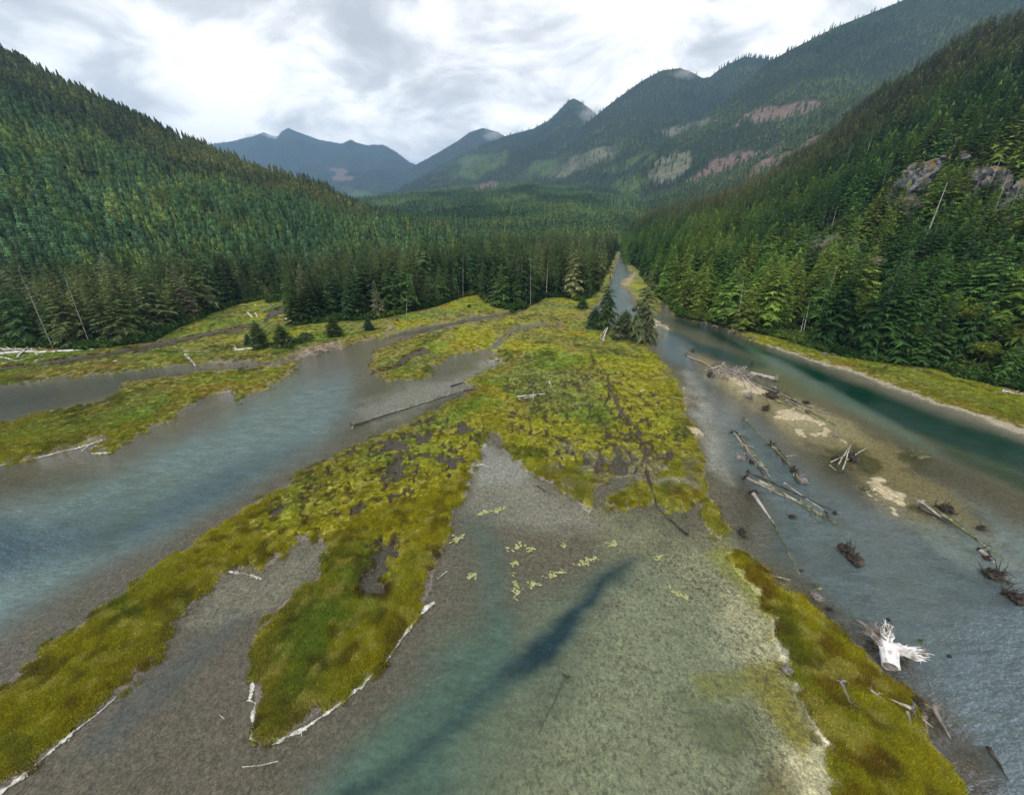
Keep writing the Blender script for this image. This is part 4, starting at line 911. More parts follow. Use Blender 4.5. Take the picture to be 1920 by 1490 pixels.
for i, (u, v, H) in enumerate(AL):
    p = on_hill(RIGHT_G, u, v + 10)
    T = [(0.115, 0.175, 0.028), (0.085, 0.150, 0.030), (0.14, 0.18, 0.032), (0.07, 0.13, 0.03)][i % 4]
    tone = ['yellow-green', 'light green', 'bright yellow-green', 'mid green'][i % 4]
    place_tree('alder_tree', LEAF[i % 3], LTR[i % 3], (p[0], p[1], p[2] - 0.3), H * 1.45, i * 1.1, T,
               AW[i].format(tone),
               'tree', 'alders on the right bank', 1.1, 9)
for i, (u, v, s) in enumerate([(575,640,2.2),(560,645,1.5),(545,655,1.3),(880,577,1.0),(520,566,2.3),(505,569,1.6),(960,588,1.4)] ):
    x, y = base_at(u, v); e_ = empty('bush', (x, y, 0.35), i, s)
    tag(e_, ['grey-green bush, biggest beside the blue-green spruce', 'low green bush left of the grey-green bush', 'small green bush by the pebble strip', 'tiny dark bush on the orange grass before the middle stand',
             'wide low bush where the left inlet meets the forest', 'smaller bush beside the wide one in the left inlet', 'low dark bush at the foot of the middle stand by the creek'][i], 'bush', 'bushes on the flats')
    c = bpy.data.objects.new('leaves', BUSH); scene.collection.objects.link(c); c.parent = e_; c['tint'] = [0.075, 0.105, 0.045] if i < 1 else [0.05, 0.095, 0.028]
    t = bpy.data.objects.new('stems', STEM); scene.collection.objects.link(t); t.parent = e_
# undergrowth closing the foot of the forest
n_ = 5200
uq = rng.random(n_) * 2000 - 40; edge = []
FE = np.array([p for p in FOREST if p[0] > -100 and p[1] > 460]); RE = np.array([(1200,515),(1240,556),(1275,592),(1346,606),(1399,616),(1481,638),(1559,662),(1665,680),(1736,684),(1807,708),(1842,716),(1920,733),(2000,760)])
seg = np.concatenate([[(FE[i], FE[i + 1]) for i in range(len(FE) - 1)], [(RE[i], RE[i + 1]) for i in range(len(RE) - 1)]])
ln = np.hypot(seg[:, 1, 0] - seg[:, 0, 0], seg[:, 1, 1] - seg[:, 0, 1]); si = rng.choice(len(seg), n_, p=ln / ln.sum()); ff = rng.random(n_)
eu = seg[si, 0, 0] * (1 - ff) + seg[si, 1, 0] * ff; ev = seg[si, 0, 1] * (1 - ff) + seg[si, 1, 1] * ff - rng.random(n_) ** 2 * 14 + 1
ex, ey, ez = ground_pt(eu, ev, 0.3)
ucol = bpy.data.collections.new('shrub_shapes')
for i in range(3):
    V, F = leafy(9, 16, 1.4, 1.1, 0.4, 0.22, 560 + i, bottom=1); me = mesh_np('shrub', V, F, MAT['leaves'], link=False); o_ = bpy.data.objects.new('shrub_%d' % i, me); ucol.objects.link(o_)
Tq = tmix([(0.030, 0.060, 0.018), (0.055, 0.105, 0.025), (0.08, 0.13, 0.03)], 0.4, 15, 45)(np.column_stack([ex, ey, ex * 0]), None, rng)
gu_, gv_, gt_ = project(RIGHT_G[:, 0], RIGHT_G[:, 1], RIGHT_G[:, 2]); wq = ((gu_ > 1150) & (gu_ < 2050) & (RIGHT_G[:, 2] < 75) & (RIGHT_G[:, 2] > 0.5)).astype(float) * np.minimum(1, 130 / gt_); wq /= wq.sum()
hi_ = rng.choice(len(RIGHT_G), 5200, p=wq); hp = RIGHT_G[hi_] + rng.normal(size=(5200, 3)) * np.array([0.8, 0.8, 0]); ex = np.concatenate([ex, hp[:, 0]]); ey = np.concatenate([ey, hp[:, 1]]); ezz = np.concatenate([np.full(n_, 0.25), hp[:, 2] - 0.2])
n_ = len(ex); Tq = tmix([(0.035, 0.070, 0.020), (0.060, 0.115, 0.026), (0.10, 0.15, 0.03)], 0.4, 15, 45)(np.column_stack([ex, ey, ex * 0]), None, rng)
gn_scatter('undergrowth', np.column_stack([ex, ey, ezz]), 0.7 + 1.2 * rng.random(n_), rng.random(n_) * 6.28, rng.integers(0, 3, n_), Tq, ucol, 'low green undergrowth along the foot of the forest', 'undergrowth')

# dead trees: (u, v) of foot, (u, v) of tip
SN = [(1716,492,1779,338,.55,'thick grey broken snag leaning over the alders, thickest trunk on the right bank'),(1660,560,1683,510,.5,'short thick pale snag standing below the thick grey one'),
 (1536,590,1572,492,.22,'thin pale snag in front of the rock outcrop, upper of the pair'),(1530,610,1553,540,.18,'thin pale snag just left and below'),(1528,584,1528,533,.18,'upright thin grey snag by the river stand'),
 (1505,618,1518,560,.2,'left thin snag of three low on the right bank'),(1513,605,1526,556,.2,'middle thin snag of three low on the right bank'),(1500,625,1508,585,.2,'leftmost low thin snag near the bank'),
 (1637,430,1656,388,.25,''),(1660,425,1700,368,.28,''),(1672,428,1708,376,.28,''),(1684,424,1714,382,.28,''),(1692,426,1716,388,.25,''),(1700,420,1730,392,.2,''),(1712,424,1722,400,.2,''),
 (1834,388,1884,286,.3,''),(1852,412,1893,322,.3,''),(1746,350,1797,255,.25,''),(1770,400,1800,340,.22,''),(1817,284,1836,254,.25,''),(1778,298,1796,252,.28,''),(1745,292,1755,264,.2,''),
 (1536,428,1550,388,.2,''),(1548,420,1566,378,.2,''),(1558,424,1572,382,.2,''),(1600,420,1612,390,.2,''),(1604,445,1616,412,.2,''),(1820,372,1850,300,.22,''),(1890,400,1920,330,.25,''),
 (1380,610,1392,524,.3,'tall pale snag with drooping twigs beside the orange rock on the right bank'),(1327,575,1326,545,.22,'short grey double snag upstream on the right bank'),(1676,666,1690,590,.42,'leaning pale trunk at the grass edge of the right bank'),
 (1640,380,1668,300,.2,''),(1580,330,1600,272,.2,''),(1700,250,1722,205,.22,''),(1640,270,1655,228,.2,''),(1820,240,1842,190,.22,''),(1880,230,1900,180,.22,'')]
LS = [(42,150,30,110,.3),(95,235,70,165,.3),(122,250,112,205,.25),(172,275,150,220,.25),(60,170,40,130,.25),(225,300,215,260,.2),(295,310,290,280,.22),(560,338,556,318,.25),(575,344,572,322,.25),(590,352,588,330,.25),(600,358,598,336,.25),(548,334,545,316,.25),(612,365,610,345,.2),
      (20,130,12,95,.3),(350,330,345,300,.2),(380,345,376,318,.2),(265,330,258,300,.2)]
def snag(G, u, v, u2, v2, r, lab, grp, i):
    if G is None: x, y = base_at(u, v); z = 0.2
    else:
        p = on_hill(G, u, v); x, y, z = p
    H = max(3.0, float(z_top(y, v2)) - z); e_ = empty('dead_tree', (x, y, z - 0.4), i * 0.7)
    hu, hv, ht = project(x, y, z + H); lean = (u2 - hu) * ht / FPX
    e_.rotation_euler = (0, 0, 0); e_.rotation_euler = (R(random.uniform(-2, 2)), float(np.clip(math.atan2(lean, H), -0.12, 0.12)), 0)
    tag(e_, lab, 'dead tree', grp)
    V, F = trunk_mesh(H, r * 0.85, 600 + i, 0, 1, 1.0, 0.006, 7); mesh_np('trunk', V, F, MAT['snag'], True, parent=e_)
    rr = random.Random(900 + i); paths = []
    for k in range(int(H * 0.9)):
        f = rr.uniform(0.3, 0.97); a = rr.random() * 6.28; L = rr.uniform(0.3, 1.3) * (1.2 - f)
        paths.append(([(0, 0, H * f), (math.cos(a) * L, math.sin(a) * L, H * f - 0.1 * L)], [0.05, 0.015]))
    V, F = tubes(paths, 4); mesh_np('branches', V, F, MAT['snag'], parent=e_)
def ordinal(items, key):                           # rank from the left within one group
    srt = sorted(items, key=key); return {id(q): ('leftmost ' if j == 0 else ('rightmost ' if j == len(srt) - 1 else ORD[min(j, 15)])) for j, q in enumerate(srt)}
SNB = defaultdict(list)
for q in SN:
    if not q[5]: SNB[(q[1] > 380 and q[0] < 1740, q[1] > 345)].append(q)
so = {}
for v_ in SNB.values(): so.update(ordinal(v_, lambda q: q[0]))
LSB = defaultdict(list)
for q in LS: LSB[(q[0] > 540, q[0] < 240)].append(q)
for v_ in LSB.values(): so.update(ordinal(v_, lambda q: q[0]))
for i, (u, v, u2, v2, r, lab) in enumerate(SN):
    gr = None
    if not lab:
        if v > 380 and u < 1740: lab, gr = 'pale bare snag in the row standing before the dark cliff face', 'snags before the cliff'
        elif v > 345: lab, gr = 'pale bare snag rising across the grey cliff at the right edge', 'snags across the right cliff'
        else: lab, gr = 'pale bare snag high on the right slope above the cliffs', 'snags high on the right slope'
        lab = so[id(SN[i])] + lab
    snag(RIGHT_G, u, v, u2, v2, r, lab, gr, i)
for i, (u, v, u2, v2, r) in enumerate(LS):
    lab, gr = ('grey bare snag on the knoll where the left hill drops to the valley', 'snags on the knoll') if u > 540 else (('bleached snag high on the steep left hillside', 'snags high on the left hill') if u < 240 else ('thin bare snag near the crest of the left hill', 'snags near the left crest'))
    snag(LEFT_G, u, v, u2, v2, r, so[id(LS[i])] + lab, gr, 60 + i)
for i, (u, v, vt_, lab) in enumerate([(995,578,480,'tall pale snag in front of the middle stand above the creek'),(762,598,545,'bare grey snag at the edge of the middle stand, left part'),
   (170,650,510,'leaning bleached snag among the pale spruces on the left'),(100,655,500,'bleached bare trunk in the far left of the left stand'),(868,560,470,'thin bare snag rising behind the grass inlet')]):
    snag(None, u, v, u, vt_, 0.13, lab, None, 90 + i)
# ------------------------------------------------------------------ driftwood, stumps and logs
def gz(x, y): return float(field(np.array([x]), np.array([y]))[0][0])
def mpp(v): return float(depth_at(v)) / FPX        # metres per px on the flats
def wobble(pts, amp, r):
    o = []
    for i, p in enumerate(pts):
        k = 0 if i in (0, len(pts) - 1) else amp
        o.append(Vector(p) + Vector((r.uniform(-k, k), r.uniform(-k, k), r.uniform(-k, k) * 0.5)))
    return o
def root_fan(c, d, Rr, n, r, thick, spread=1.0, curl=0.5, up=0.4):
    """roots radiating around axis d from c"""
    d = Vector(d).normalized(); a = d.cross(Vector((0, 0, 1))); a = a.normalized() if a.length > 0.1 else Vector((1, 0, 0)); b_ = a.cross(d)
    P = []
    for k in range(n):
        th = 6.283 * (k + r.random() * 0.7) / n; L = Rr * r.uniform(0.55, 1.15)
        o = a * math.cos(th) + b_ * math.sin(th)
        if c[2] + (o * L).z < -0.3: o.z *= 0.25
        p0 = Vector(c); p1 = p0 + o * L * 0.35 + d * L * 0.25 * spread; p2 = p0 + o * L * 0.72 + d * L * (0.25 + r.uniform(-curl, curl) * 0.5)
        p3 = p0 + o * L + d * L * r.uniform(-curl, curl) + Vector((0, 0, r.uniform(-0.15, up) * L))
        t_ = thick * r.uniform(0.6, 1.2)
        P.append(([p0, p1, p2, p3], [t_, t_ * 0.75, t_ * 0.42, t_ * 0.1]))
        if r.random() < 0.7:
            q = p1.lerp(p2, r.random()); e = Vector((r.uniform(-1, 1), r.uniform(-1, 1), r.uniform(-0.5, 1))).normalized() * L * 0.4
            P.append(([q, q + e * 0.6, q + e + Vector((0, 0, -0.1 * L))], [t_ * 0.4, t_ * 0.25, t_ * 0.06]))
    return P
def log(name, ends, w, mat, label, cat='log', group=None, roots=0, rsize=0, rmat=None, branches=0, blen=1.0, z=(None, None), seed=0, bend=0.01, bup=0.6, brange=(0.1, 0.95), taper=0.5):
    """ends: butt (u,v) to tip (u,v); w: thickness in px at the butt; rsize: root size in px"""
    r = random.Random(seed + int(ends[0] * 7 + ends[1])); u1, v1, u2, v2 = ends
    x1, y1 = base_at(u1, v1, 0.1); x2, y2 = base_at(u2, v2, 0.1); s = mpp(v1); R1 = max(w * s * 0.5 * (0.95 if w < 9 else 0.62), 0.05)
    z1 = z[0] if z[0] is not None else max(gz(x1, y1), -0.05) + R1 * 0.75; z2 = z[1] if z[1] is not None else max(gz(x2, y2), -0.12) + R1 * 0.35
    L = math.hypot(x2 - x1, y2 - y1); d = Vector((x2 - x1, y2 - y1, z2 - z1)).normalized()
    e_ = empty(name, (x1, y1, 0), 0); tag(e_, label, cat, group)
    n = 9; pts = [Vector((0, 0, z1)).lerp(Vector((x2 - x1, y2 - y1, z2)), i / (n - 1)) for i in range(n)]; pts = wobble(pts, bend * L, r)
    V, F = tubes([(pts, [R1 * (1 - taper * i / (n - 1)) * r.uniform(0.9, 1.1) for i in range(n)])], 8)
    mesh_np('trunk', V, F, MAT[mat], False, parent=e_)
    if roots:
        Rr = rsize * s * 0.5
        V, F = tubes(root_fan((0, 0, z1), -d, Rr, roots, r, max(R1 * 0.55, Rr * 0.09), 1, 0.4), 5)
        mesh_np('root_wad', V, F, MAT[rmat or 'dark_wood'], parent=e_)
    if branches:
        paths = []
        for k in range(branches):
            f = brange[0] + (brange[1] - brange[0]) * (k + r.random()) / branches; p = pts[0].lerp(pts[-1], f)
            o = Vector((r.uniform(-1, 1), r.uniform(-1, 1), r.uniform(0.1, 1) * bup * 2)).normalized(); o = (o - d * o.dot(d) * 0.6).normalized()
            q = blen * s * r.uniform(0.5, 1.2) * (1.1 - 0.3 * f)
            paths.append(([p, p + o * q * 0.5 + d * q * 0.1, p + o * q + d * q * 0.35], [R1 * 0.22 + 0.015, R1 * 0.14 + 0.01, 0.008]))
        V, F = tubes(paths, 4); mesh_np('branches', V, F, MAT[mat], parent=e_)
    return e_
import bmesh
_b = bmesh.new(); bmesh.ops.create_icosphere(_b, subdivisions=3, radius=1.0)
LUMP_V = np.array([v.co[:] for v in _b.verts]); LUMP_F = [[v.index for v in f.verts] for f in _b.faces]; _b.free()
def stump(u, v, w, mat, label, seed=0, group=None, n=16, d=None, trunk=0.5, up=0.7, h=0.35, cat='stump', name='uprooted_stump'):
    r = random.Random(1000 + seed + int(u)); x, y = base_at(u, v, 0.2); s = mpp(v); Rr = w * s * 0.5
    e_ = empty(name, (x, y, 0), 0); tag(e_, label, cat, group); z0 = max(gz(x, y), -0.05) + Rr * h * 0.5
    a = r.random() * 6.28 if d is None else d; dv = Vector((math.cos(a), math.sin(a), 0.15)).normalized()
    V, F = tubes(root_fan((0, 0, z0), -dv, Rr * 0.95, n + 10, r, Rr * 0.12, 0.8, 0.9, up), 6)
    lv = LUMP_V * (1 + 0.45 * np.array([mnoise.fractal(Vector(p * 1.6 + u), 0.8, 2.1, 4) for p in LUMP_V]))[:, None] * np.array([Rr * 0.55, Rr * 0.5, Rr * 0.36]) + np.array([0, 0, z0])
    k = len(V); V = [tuple(p) for p in V] + [tuple(p) for p in lv]; F = list(F) + [tuple(int(q) + k for q in f) for f in LUMP_F]
    mesh_np('root_wad', V, F, MAT[mat], parent=e_)
    if trunk:
        V, F = tubes([([Vector((0, 0, z0)) - dv * Rr * 0.15, Vector((0, 0, z0)) + dv * Rr * trunk * 0.6, Vector((0, 0, z0)) + dv * Rr * trunk * 1.3], [Rr * 0.30, Rr * 0.22, Rr * 0.19])], 9)
        mesh_np('trunk', V, F, MAT[mat], parent=e_)
    return e_

# the big bleached stump on the right spit
def big_stump():
    x, y = base_at(1668, 1240, 0.2); s = mpp(1235); e_ = empty('bleached_stump', (x, y, 0)); r = random.Random(3)
    tag(e_, 'huge bleached white stump with splayed roots at the edge of the right spit', 'stump')
    def w(u, v, z): a, b_, _ = ground_pt(u, v, z); return Vector((float(a) - x, float(b_) - y, z))
    flare = w(1663, 1211, 1.3); butt = w(1669, 1249, 0.95)
    pts = [butt, butt.lerp(flare, 0.35), butt.lerp(flare, 0.7), flare, flare + (flare - butt) * 0.22]
    V, F = tubes([(pts, [0.62, 0.60, 0.68, 0.86, 0.35])], 28)
    V = np.array(V); cen = np.array([p[:] for p in pts]).repeat(28, 0); th_ = np.tile(np.arange(28) * 6.283 / 28, 5)
    V = cen + (V - cen) * (1 + 0.13 * np.sin(3 * th_ + 0.6) + 0.09 * np.sin(7 * th_) - 0.35 * np.exp(-((th_ - 1.9) / 0.16) ** 2))[:, None]
    mesh_np('trunk', V, F, MAT['white_wood'], False, parent=e_)
    dn = (flare - butt).normalized(); V, F = tubes([([butt - dn * 0.03, butt - dn * 0.005], [0.54, 0.54])], 20); mesh_np('cut_face', V, F, MAT['grey_wood'], parent=e_)
    def fan(tgt, n, spread, th, mat, k0, wob=0.35):
        P = []
        for k in range(n):
            u, v, z = tgt; p3 = w(u + r.uniform(-spread, spread), v + r.uniform(-spread, spread), max(0.05, z + r.uniform(-0.9, 0.9)))
            p0 = flare + Vector((r.uniform(-.5, .5), r.uniform(-.4, .4), r.uniform(-.5, .3))); m1 = p0.lerp(p3, 0.35) + Vector((r.uniform(-wob, wob),) * 2 + (0.15,)); m2 = p0.lerp(p3, 0.7) + Vector((r.uniform(-wob, wob), r.uniform(-wob, wob), r.uniform(-.2, .3)))
            t_ = th * r.uniform(0.5, 1.15); P.append(([p0, m1, m2, p3], [t_, t_ * 0.75, t_ * 0.4, 0.015]))
            for q in range(2):
                a = m1.lerp(p3, r.random()); b_ = a + (p3 - m1).normalized() * r.uniform(0.3, 0.9) + Vector((r.uniform(-.5, .5), r.uniform(-.5, .5), r.uniform(-.3, .5)))
                P.append(([a, a.lerp(b_, 0.5) + Vector((0, 0, 0.08)), b_], [t_ * 0.3, t_ * 0.2, 0.01]))
        V, F = tubes(P, 6); return mesh_np('root', V, F, MAT[mat], parent=e_)
    fan((1728, 1229, 1.0), 26, 12, 0.26, 'white_wood', 1); fan((1702, 1222, 0.9), 10, 9, 0.34, 'white_wood', 4, 0.2)
    fan((1628, 1176, 1.3), 20, 13, 0.24, 'grey_wood', 2); fan((1662, 1180, 1.8), 20, 12, 0.17, 'white_wood', 3)
    fan((1622, 1212, 0.2), 6, 9, 0.22, 'dark_wood', 5); fan((1700, 1250, 0.1), 5, 8, 0.20, 'dark_wood', 6)
big_stump()
# driftwood on the spit below it
log('driftwood_snag', (1574,1283,1600,1342), 11, 'grey_wood', 'grey pointed driftwood root with a long thin tip, lying left on the spit', roots=7, rsize=26, rmat='grey_wood', taper=0.85, branches=6, blen=12, bup=0.3)
log('driftwood_snag', (1630,1298,1656,1318), 9, 'pale_wood', 'short pale split driftwood between the pointed root and forked roots', roots=6, rsize=30, rmat='grey_wood', taper=0.4, branches=4, blen=12, bup=0.3)
log('driftwood_snag', (1703,1332,1664,1314), 8, 'pale_wood', 'forked grey driftwood root with pale stub end, middle of the spit', roots=9, rsize=34, rmat='grey_wood', taper=0.8)
log('driftwood_snag', (1698,1338,1706,1362), 7, 'grey_wood', 'thin root spur pointing down beside the forked driftwood', taper=0.8)
stump(1722, 1320, 36, 'dark_wood', 'black low root clump at the waterline of the spit', 1, h=0.2, up=0.3)
log('driftwood_snag', (1752,1330,1790,1392), 8, 'grey_wood', 'dark upright root with long thin trunk running into the right river', roots=11, rsize=42, rmat='grey_wood', taper=0.85)
log('driftwood_snag', (1728,1349,1752,1362), 5, 'pale_wood', 'thin pale stick beside the dark upright root', taper=0.7)
log('driftwood_log', (1853,1400,1893,1462), 8, 'dark_wood', 'dark half-sunk log at the bottom right corner', taper=0.7, z=(0.12, -0.05))
stump(1477, 1256, 27, 'grey_wood', 'small grey root ball between pale sand and the spit', 2, up=0.8)
# stumps standing in the right river
for i, (u, v, w, m_, lab) in enumerate([(1393,998,28,'dark_wood','black root clump in shallow water beside the yellow grass tip'),(1583,1028,38,'dark_wood','flat black root clump mid river, upper of the close pair'),
 (1602,1049,44,'dark_wood','wide black root clump mid river, lower of the close pair'),(1486,968,20,'dark_wood','small black stump with a tail, below the mossy log bundle'),
 (1533,1098,18,'mossy_wood','mossy round boulder-like stump at the river edge of the spit'),(1532,1118,26,'grey_wood','dark tangled roots just below the mossy stump'),
 (1567,961,13,'dark_wood','tiny dark stump right of the mossy log bundle'),(1624,918,22,'mossy_wood','low dark green root hump beside the tan gravel bar'),
 (1388,858,25,'grey_wood','brown pointed root wad left of the twin thin logs'),(1410,866,17,'dark_wood','small dark root beside the twin thin logs'),
 (1436,765,20,'dark_wood','dark root clump on the tan bar below the driftwood jam'),(1512,756,19,'dark_wood','dark root clump at the right end of the jam logs'),
 (1862,1078,50,'dark_wood','big black root wad near the right edge, upper one'),(1905,1121,48,'dark_wood','big black root wad at the right edge, lower one'),
 (1884,1112,17,'dark_wood','small black stump left of the lower big root wad'),(1775,954,38,'dark_wood','black root wad right of the pale hollow log'),
 (1841,990,20,'dark_wood','small black stump with a curved tail in the right shallows'),(1600,860,32,'dark_wood','dark root wad holding crossed pale sticks on the bar'),
 (1566,858,18,'dark_wood','dark stump left of the crossed pale sticks'),(1720,855,28,'mossy_wood','dark sunken roots at the edge of the dark channel'),
 (1568,815,13,'grey_wood','small grey root on the tan sand bar'),(1668,1160,12,'dark_wood','tiny dark root above the bleached stump'),(1730,1200,14,'mossy_wood','small mossy root right above the bleached stump'),
 (1781,1228,12,'dark_wood','tiny dark stump right of the bleached stump'),(1557,1141,18,'dark_wood','dark root at the spit edge with a long thin tail'),(1503,1068,9,'dark_wood','tiny dark stone-like root in the near river'),
 (1299,658,11,'dark_wood','tiny dark stump in the river above the driftwood jam'),(1850,1044,20,'dark_wood','dark root under the pale arched log at right'),(1410,680,9,'dark_wood','small dark root upstream edge of jam'),
 (1490,883,24,'dark_wood','dark root wad on top of the mossy log bundle'),(1505,900,26,'grey_wood','brown root wad under the middle of the mossy log bundle')]):
    stump(u, v, w, m_, lab, i, 'stumps in the right river', n=15, trunk=0.4 if w > 15 else 0, up=0.55, h=0.4)
G2 = 'logs in the right river'
log('sunken_log', (1376,812,1445,893), 4.5, 'grey_wood', 'thin grey log from a dark root wad, left of the twin logs', group=G2, roots=10, rsize=22)
log('sunken_log', (1384,812,1440,884), 4, 'mossy_wood', 'thin mossy log right beside the thin grey one, sharing its roots', group=G2)
log('sunken_log', (1397,785,1440,830), 3, 'mossy_wood', 'upper thin log running from the small rooted post', group=G2, roots=8, rsize=16, rmat='mossy_wood')
log('sunken_log', (1447,836,1512,905), 5, 'mossy_wood', 'long mossy log with dark roots in the middle shallows', group=G2, roots=10, rsize=34, rmat='dark_wood', branches=10, blen=10)
log('sunken_log', (1400,896,1500,942), 6, 'grey_wood', 'lower grey log of the mossy bundle with upright roots', group=G2, roots=12, rsize=30, rmat='dark_wood')
log('sunken_log', (1403,884,1560,955), 5, 'dark_wood', 'upper dark log of the mossy bundle', group=G2, roots=6, rsize=18)
log('sunken_log', (1420,900,1578,984), 6, 'mossy_wood', 'longest green log of the mossy bundle', group=G2, branches=26, blen=9, bup=0.3)
log('sunken_log', (1470,905,1545,955), 4, 'pale_wood', 'pale peeled log lying inside the mossy bundle', group=G2)
log('sunken_log', (1412,926,1446,972), 7, 'pale_wood', 'peeled pale and green log with dark roots, alone left of the bundle', group=G2, roots=12, rsize=30, rmat='dark_wood', taper=0.6)
log('sunken_log', (1446,972,1500,1076), 2.5, 'mossy_wood', 'long thin sunken pole running down from the peeled log', group=G2, z=(0.04, 0.0))
log('sunken_log', (1438,1080,1484,1085), 4, 'mossy_wood', 'short mossy log at the tip of the spit', group=G2)
log('sunken_log', (1728,942,1765,968), 9, 'pale_wood', 'pale hollow split log at the end of the gravel bar', group=G2, roots=6, rsize=26, rmat='pale_wood', taper=0.5)
log('sunken_log', (1762,962,1878,1042), 6, 'mossy_wood', 'long green-black log trailing from the pale hollow log', group=G2, branches=20, blen=9, bup=0.3)
log('sunken_log', (1722,950,1792,985), 6, 'dark_wood', 'dark log lying under the pale hollow log', group=G2)
log('sunken_log', (1838,1032,1868,1056), 8, 'pale_wood', 'pale arched log with dark end near the right edge', group=G2, roots=7, rsize=22)
for i, e in enumerate([(1572,870,1590,845),(1580,880,1588,850),(1588,862,1618,850),(1558,866,1584,856),(1556,872,1566,884)]):
    log('driftwood_stick', e, 2.6, 'pale_wood', ['short pale stick leaning left in the crossed heap','upright pale stick in the middle of the crossed heap','longest pale stick pointing right from the crossed heap','low pale stick left in the crossed heap','small pale stick at the lower left of the crossed heap'][i],
        'stick', 'sticks of the crossed heap', z=(0.1, [1.6, 1.9, 1.2, 0.5, 0.4][i]))
log('sunken_log', (1557,1141,1610,1158), 2.5, 'dark_wood', 'thin dark branch trailing in the water above the spit', group=G2)
log('driftwood_log', (1211,890,1232,950), 8, 'dark_wood', 'thick dark log lying across the sandy marsh tip', roots=4, rsize=14)
log('driftwood_log', (1288,1001,1234,952), 5, 'dark_wood', 'long dark pole with small root end, continuing the thick dark log', roots=7, rsize=15)
log('sunken_log', (1060,1268,1010,1372), 4, 'dark_wood', 'dark branchy log lying under the shallow green water', roots=8, rsize=26, branches=10, blen=14, bup=0.2, z=(-0.1, -0.15))
log('driftwood_log', (1008,910,1022,918), 4, 'dark_wood', 'short dark log on the mud at the marsh edge')
rj = random.Random(21); DEB = []
for i in range(80):
    P0, P1 = rj.choice([((1405,890),(1560,975)),((1380,820),(1440,890)),((1447,836),(1505,900)),((1740,955),(1870,1035)),((1420,735),(1540,775))]); f = rj.random()
    u, v = P0[0] + (P1[0] - P0[0]) * f + rj.gauss(0, 5), P0[1] + (P1[1] - P0[1]) * f + rj.gauss(0, 4); a = math.atan2(P1[1] - P0[1], P1[0] - P0[0]) + rj.gauss(0, 0.5); L = rj.uniform(7, 22)
    m_ = rj.choice(['mossy_wood', 'dark_wood', 'grey_wood', 'mossy_wood'])
    o = log('driftwood_stick', (u, v, u + L * math.cos(a), v + L * math.sin(a)), rj.uniform(1.6, 3.2), m_, '', 'stick', 'sticks caught on the sunken logs', z=(rj.uniform(0.02, 0.3), rj.uniform(-0.05, 0.2)), seed=i, bend=0.05)
    DEB.append((u, o, '%s %s stick caught on %s' % ('long' if L > 14 else 'short', {'mossy_wood': 'green', 'dark_wood': 'dark', 'grey_wood': 'grey'}[m_], {1405: 'the mossy log bundle', 1380: 'the twin thin logs', 1447: 'the long mossy log', 1740: 'the log behind the pale hollow one', 1420: 'the jam poles'}[P0[0]])))
# the driftwood jam
G3 = 'logs of the driftwood jam'
log('driftwood_log', (1288,668,1330,686), 4, 'grey_wood', 'straight log upstream of the jam, pointing away from it', group=G3, roots=6, rsize=12)
log('driftwood_log', (1452,712,1408,699), 8, 'pale_wood', 'thick pale curved trunk at the right end of the jam', group=G3, roots=8, rsize=22, rmat='grey_wood', taper=0.2)
log('driftwood_log', (1405,715,1560,778), 2.6, 'grey_wood', 'long thin pole reaching downstream from the jam, upper', group=G3)
log('driftwood_log', (1455,738,1575,800), 2.4, 'mossy_wood', 'long thin pole reaching downstream from the jam, lower', group=G3)
log('driftwood_log', (1386,708,1406,738), 3.4, 'grey_wood', 'grey log angled down from the jam to the dark roots', group=G3)
log('driftwood_log', (1395,706,1420,735), 3, 'pale_wood', 'pale log angled down beside the grey one', group=G3)
stump(1404, 742, 24, 'grey_wood', 'grey root ball below the jam', 41, 'stumps in the right river'); stump(1452, 726, 14, 'grey_wood', 'small grey root knot at the tip of the thick pale trunk', 42, 'stumps in the right river')
stump(1448, 742, 30, 'dark_wood', 'dark tangle right of the grey root ball below the jam', 43, 'stumps in the right river'); stump(1332, 704, 20, 'dark_wood', 'dark root end at the left foot of the jam', 44, 'stumps in the right river')
rj = random.Random(5); JAM = []
for i in range(56):
    cu, cv = rj.uniform(1335, 1420), 0; cv = 692 + (cu - 1335) * 0.16 + rj.uniform(-3, 11); a = rj.choice([rj.uniform(2.0, 2.9), rj.uniform(-0.3, 0.6), rj.uniform(0.2, 1.3)]); L = rj.uniform(14, 34)
    e = (cu - math.cos(a) * L * .5, cv - math.sin(a) * L * .45, cu + math.cos(a) * L * .5, cv + math.sin(a) * L * .45)
    zz = rj.uniform(0.15, 1.1)
    m_ = rj.choice(['pale_wood', 'grey_wood', 'grey_wood', 'grey_wood'])
    o = log('driftwood_log', e, rj.uniform(1.3, 2.8), m_, '', group='logs piled in the driftwood jam', z=(zz, zz * rj.uniform(0.2, 1)), branches=3, blen=8, seed=i, taper=0.6)
    JAM.append((cu, o, '%s %s log in the driftwood jam, lying %s' % ('high' if zz > 0.85 else 'low', 'pale' if m_ == 'pale_wood' else 'grey', 'steeply across' if a > 1 else 'lengthwise')))
def number(items):
    bb = defaultdict(list)
    for q in items: bb[q[2]].append(q)
    for lab, qs in bb.items():
        qs.sort(key=lambda q: q[0])
        for j, (c_, o, _) in enumerate(qs): o['label'] = ('' if len(qs) == 1 else ('rightmost ' if j and j == len(qs) - 1 else ORD[min(j, 15)])) + lab
number(JAM); number(DEB)
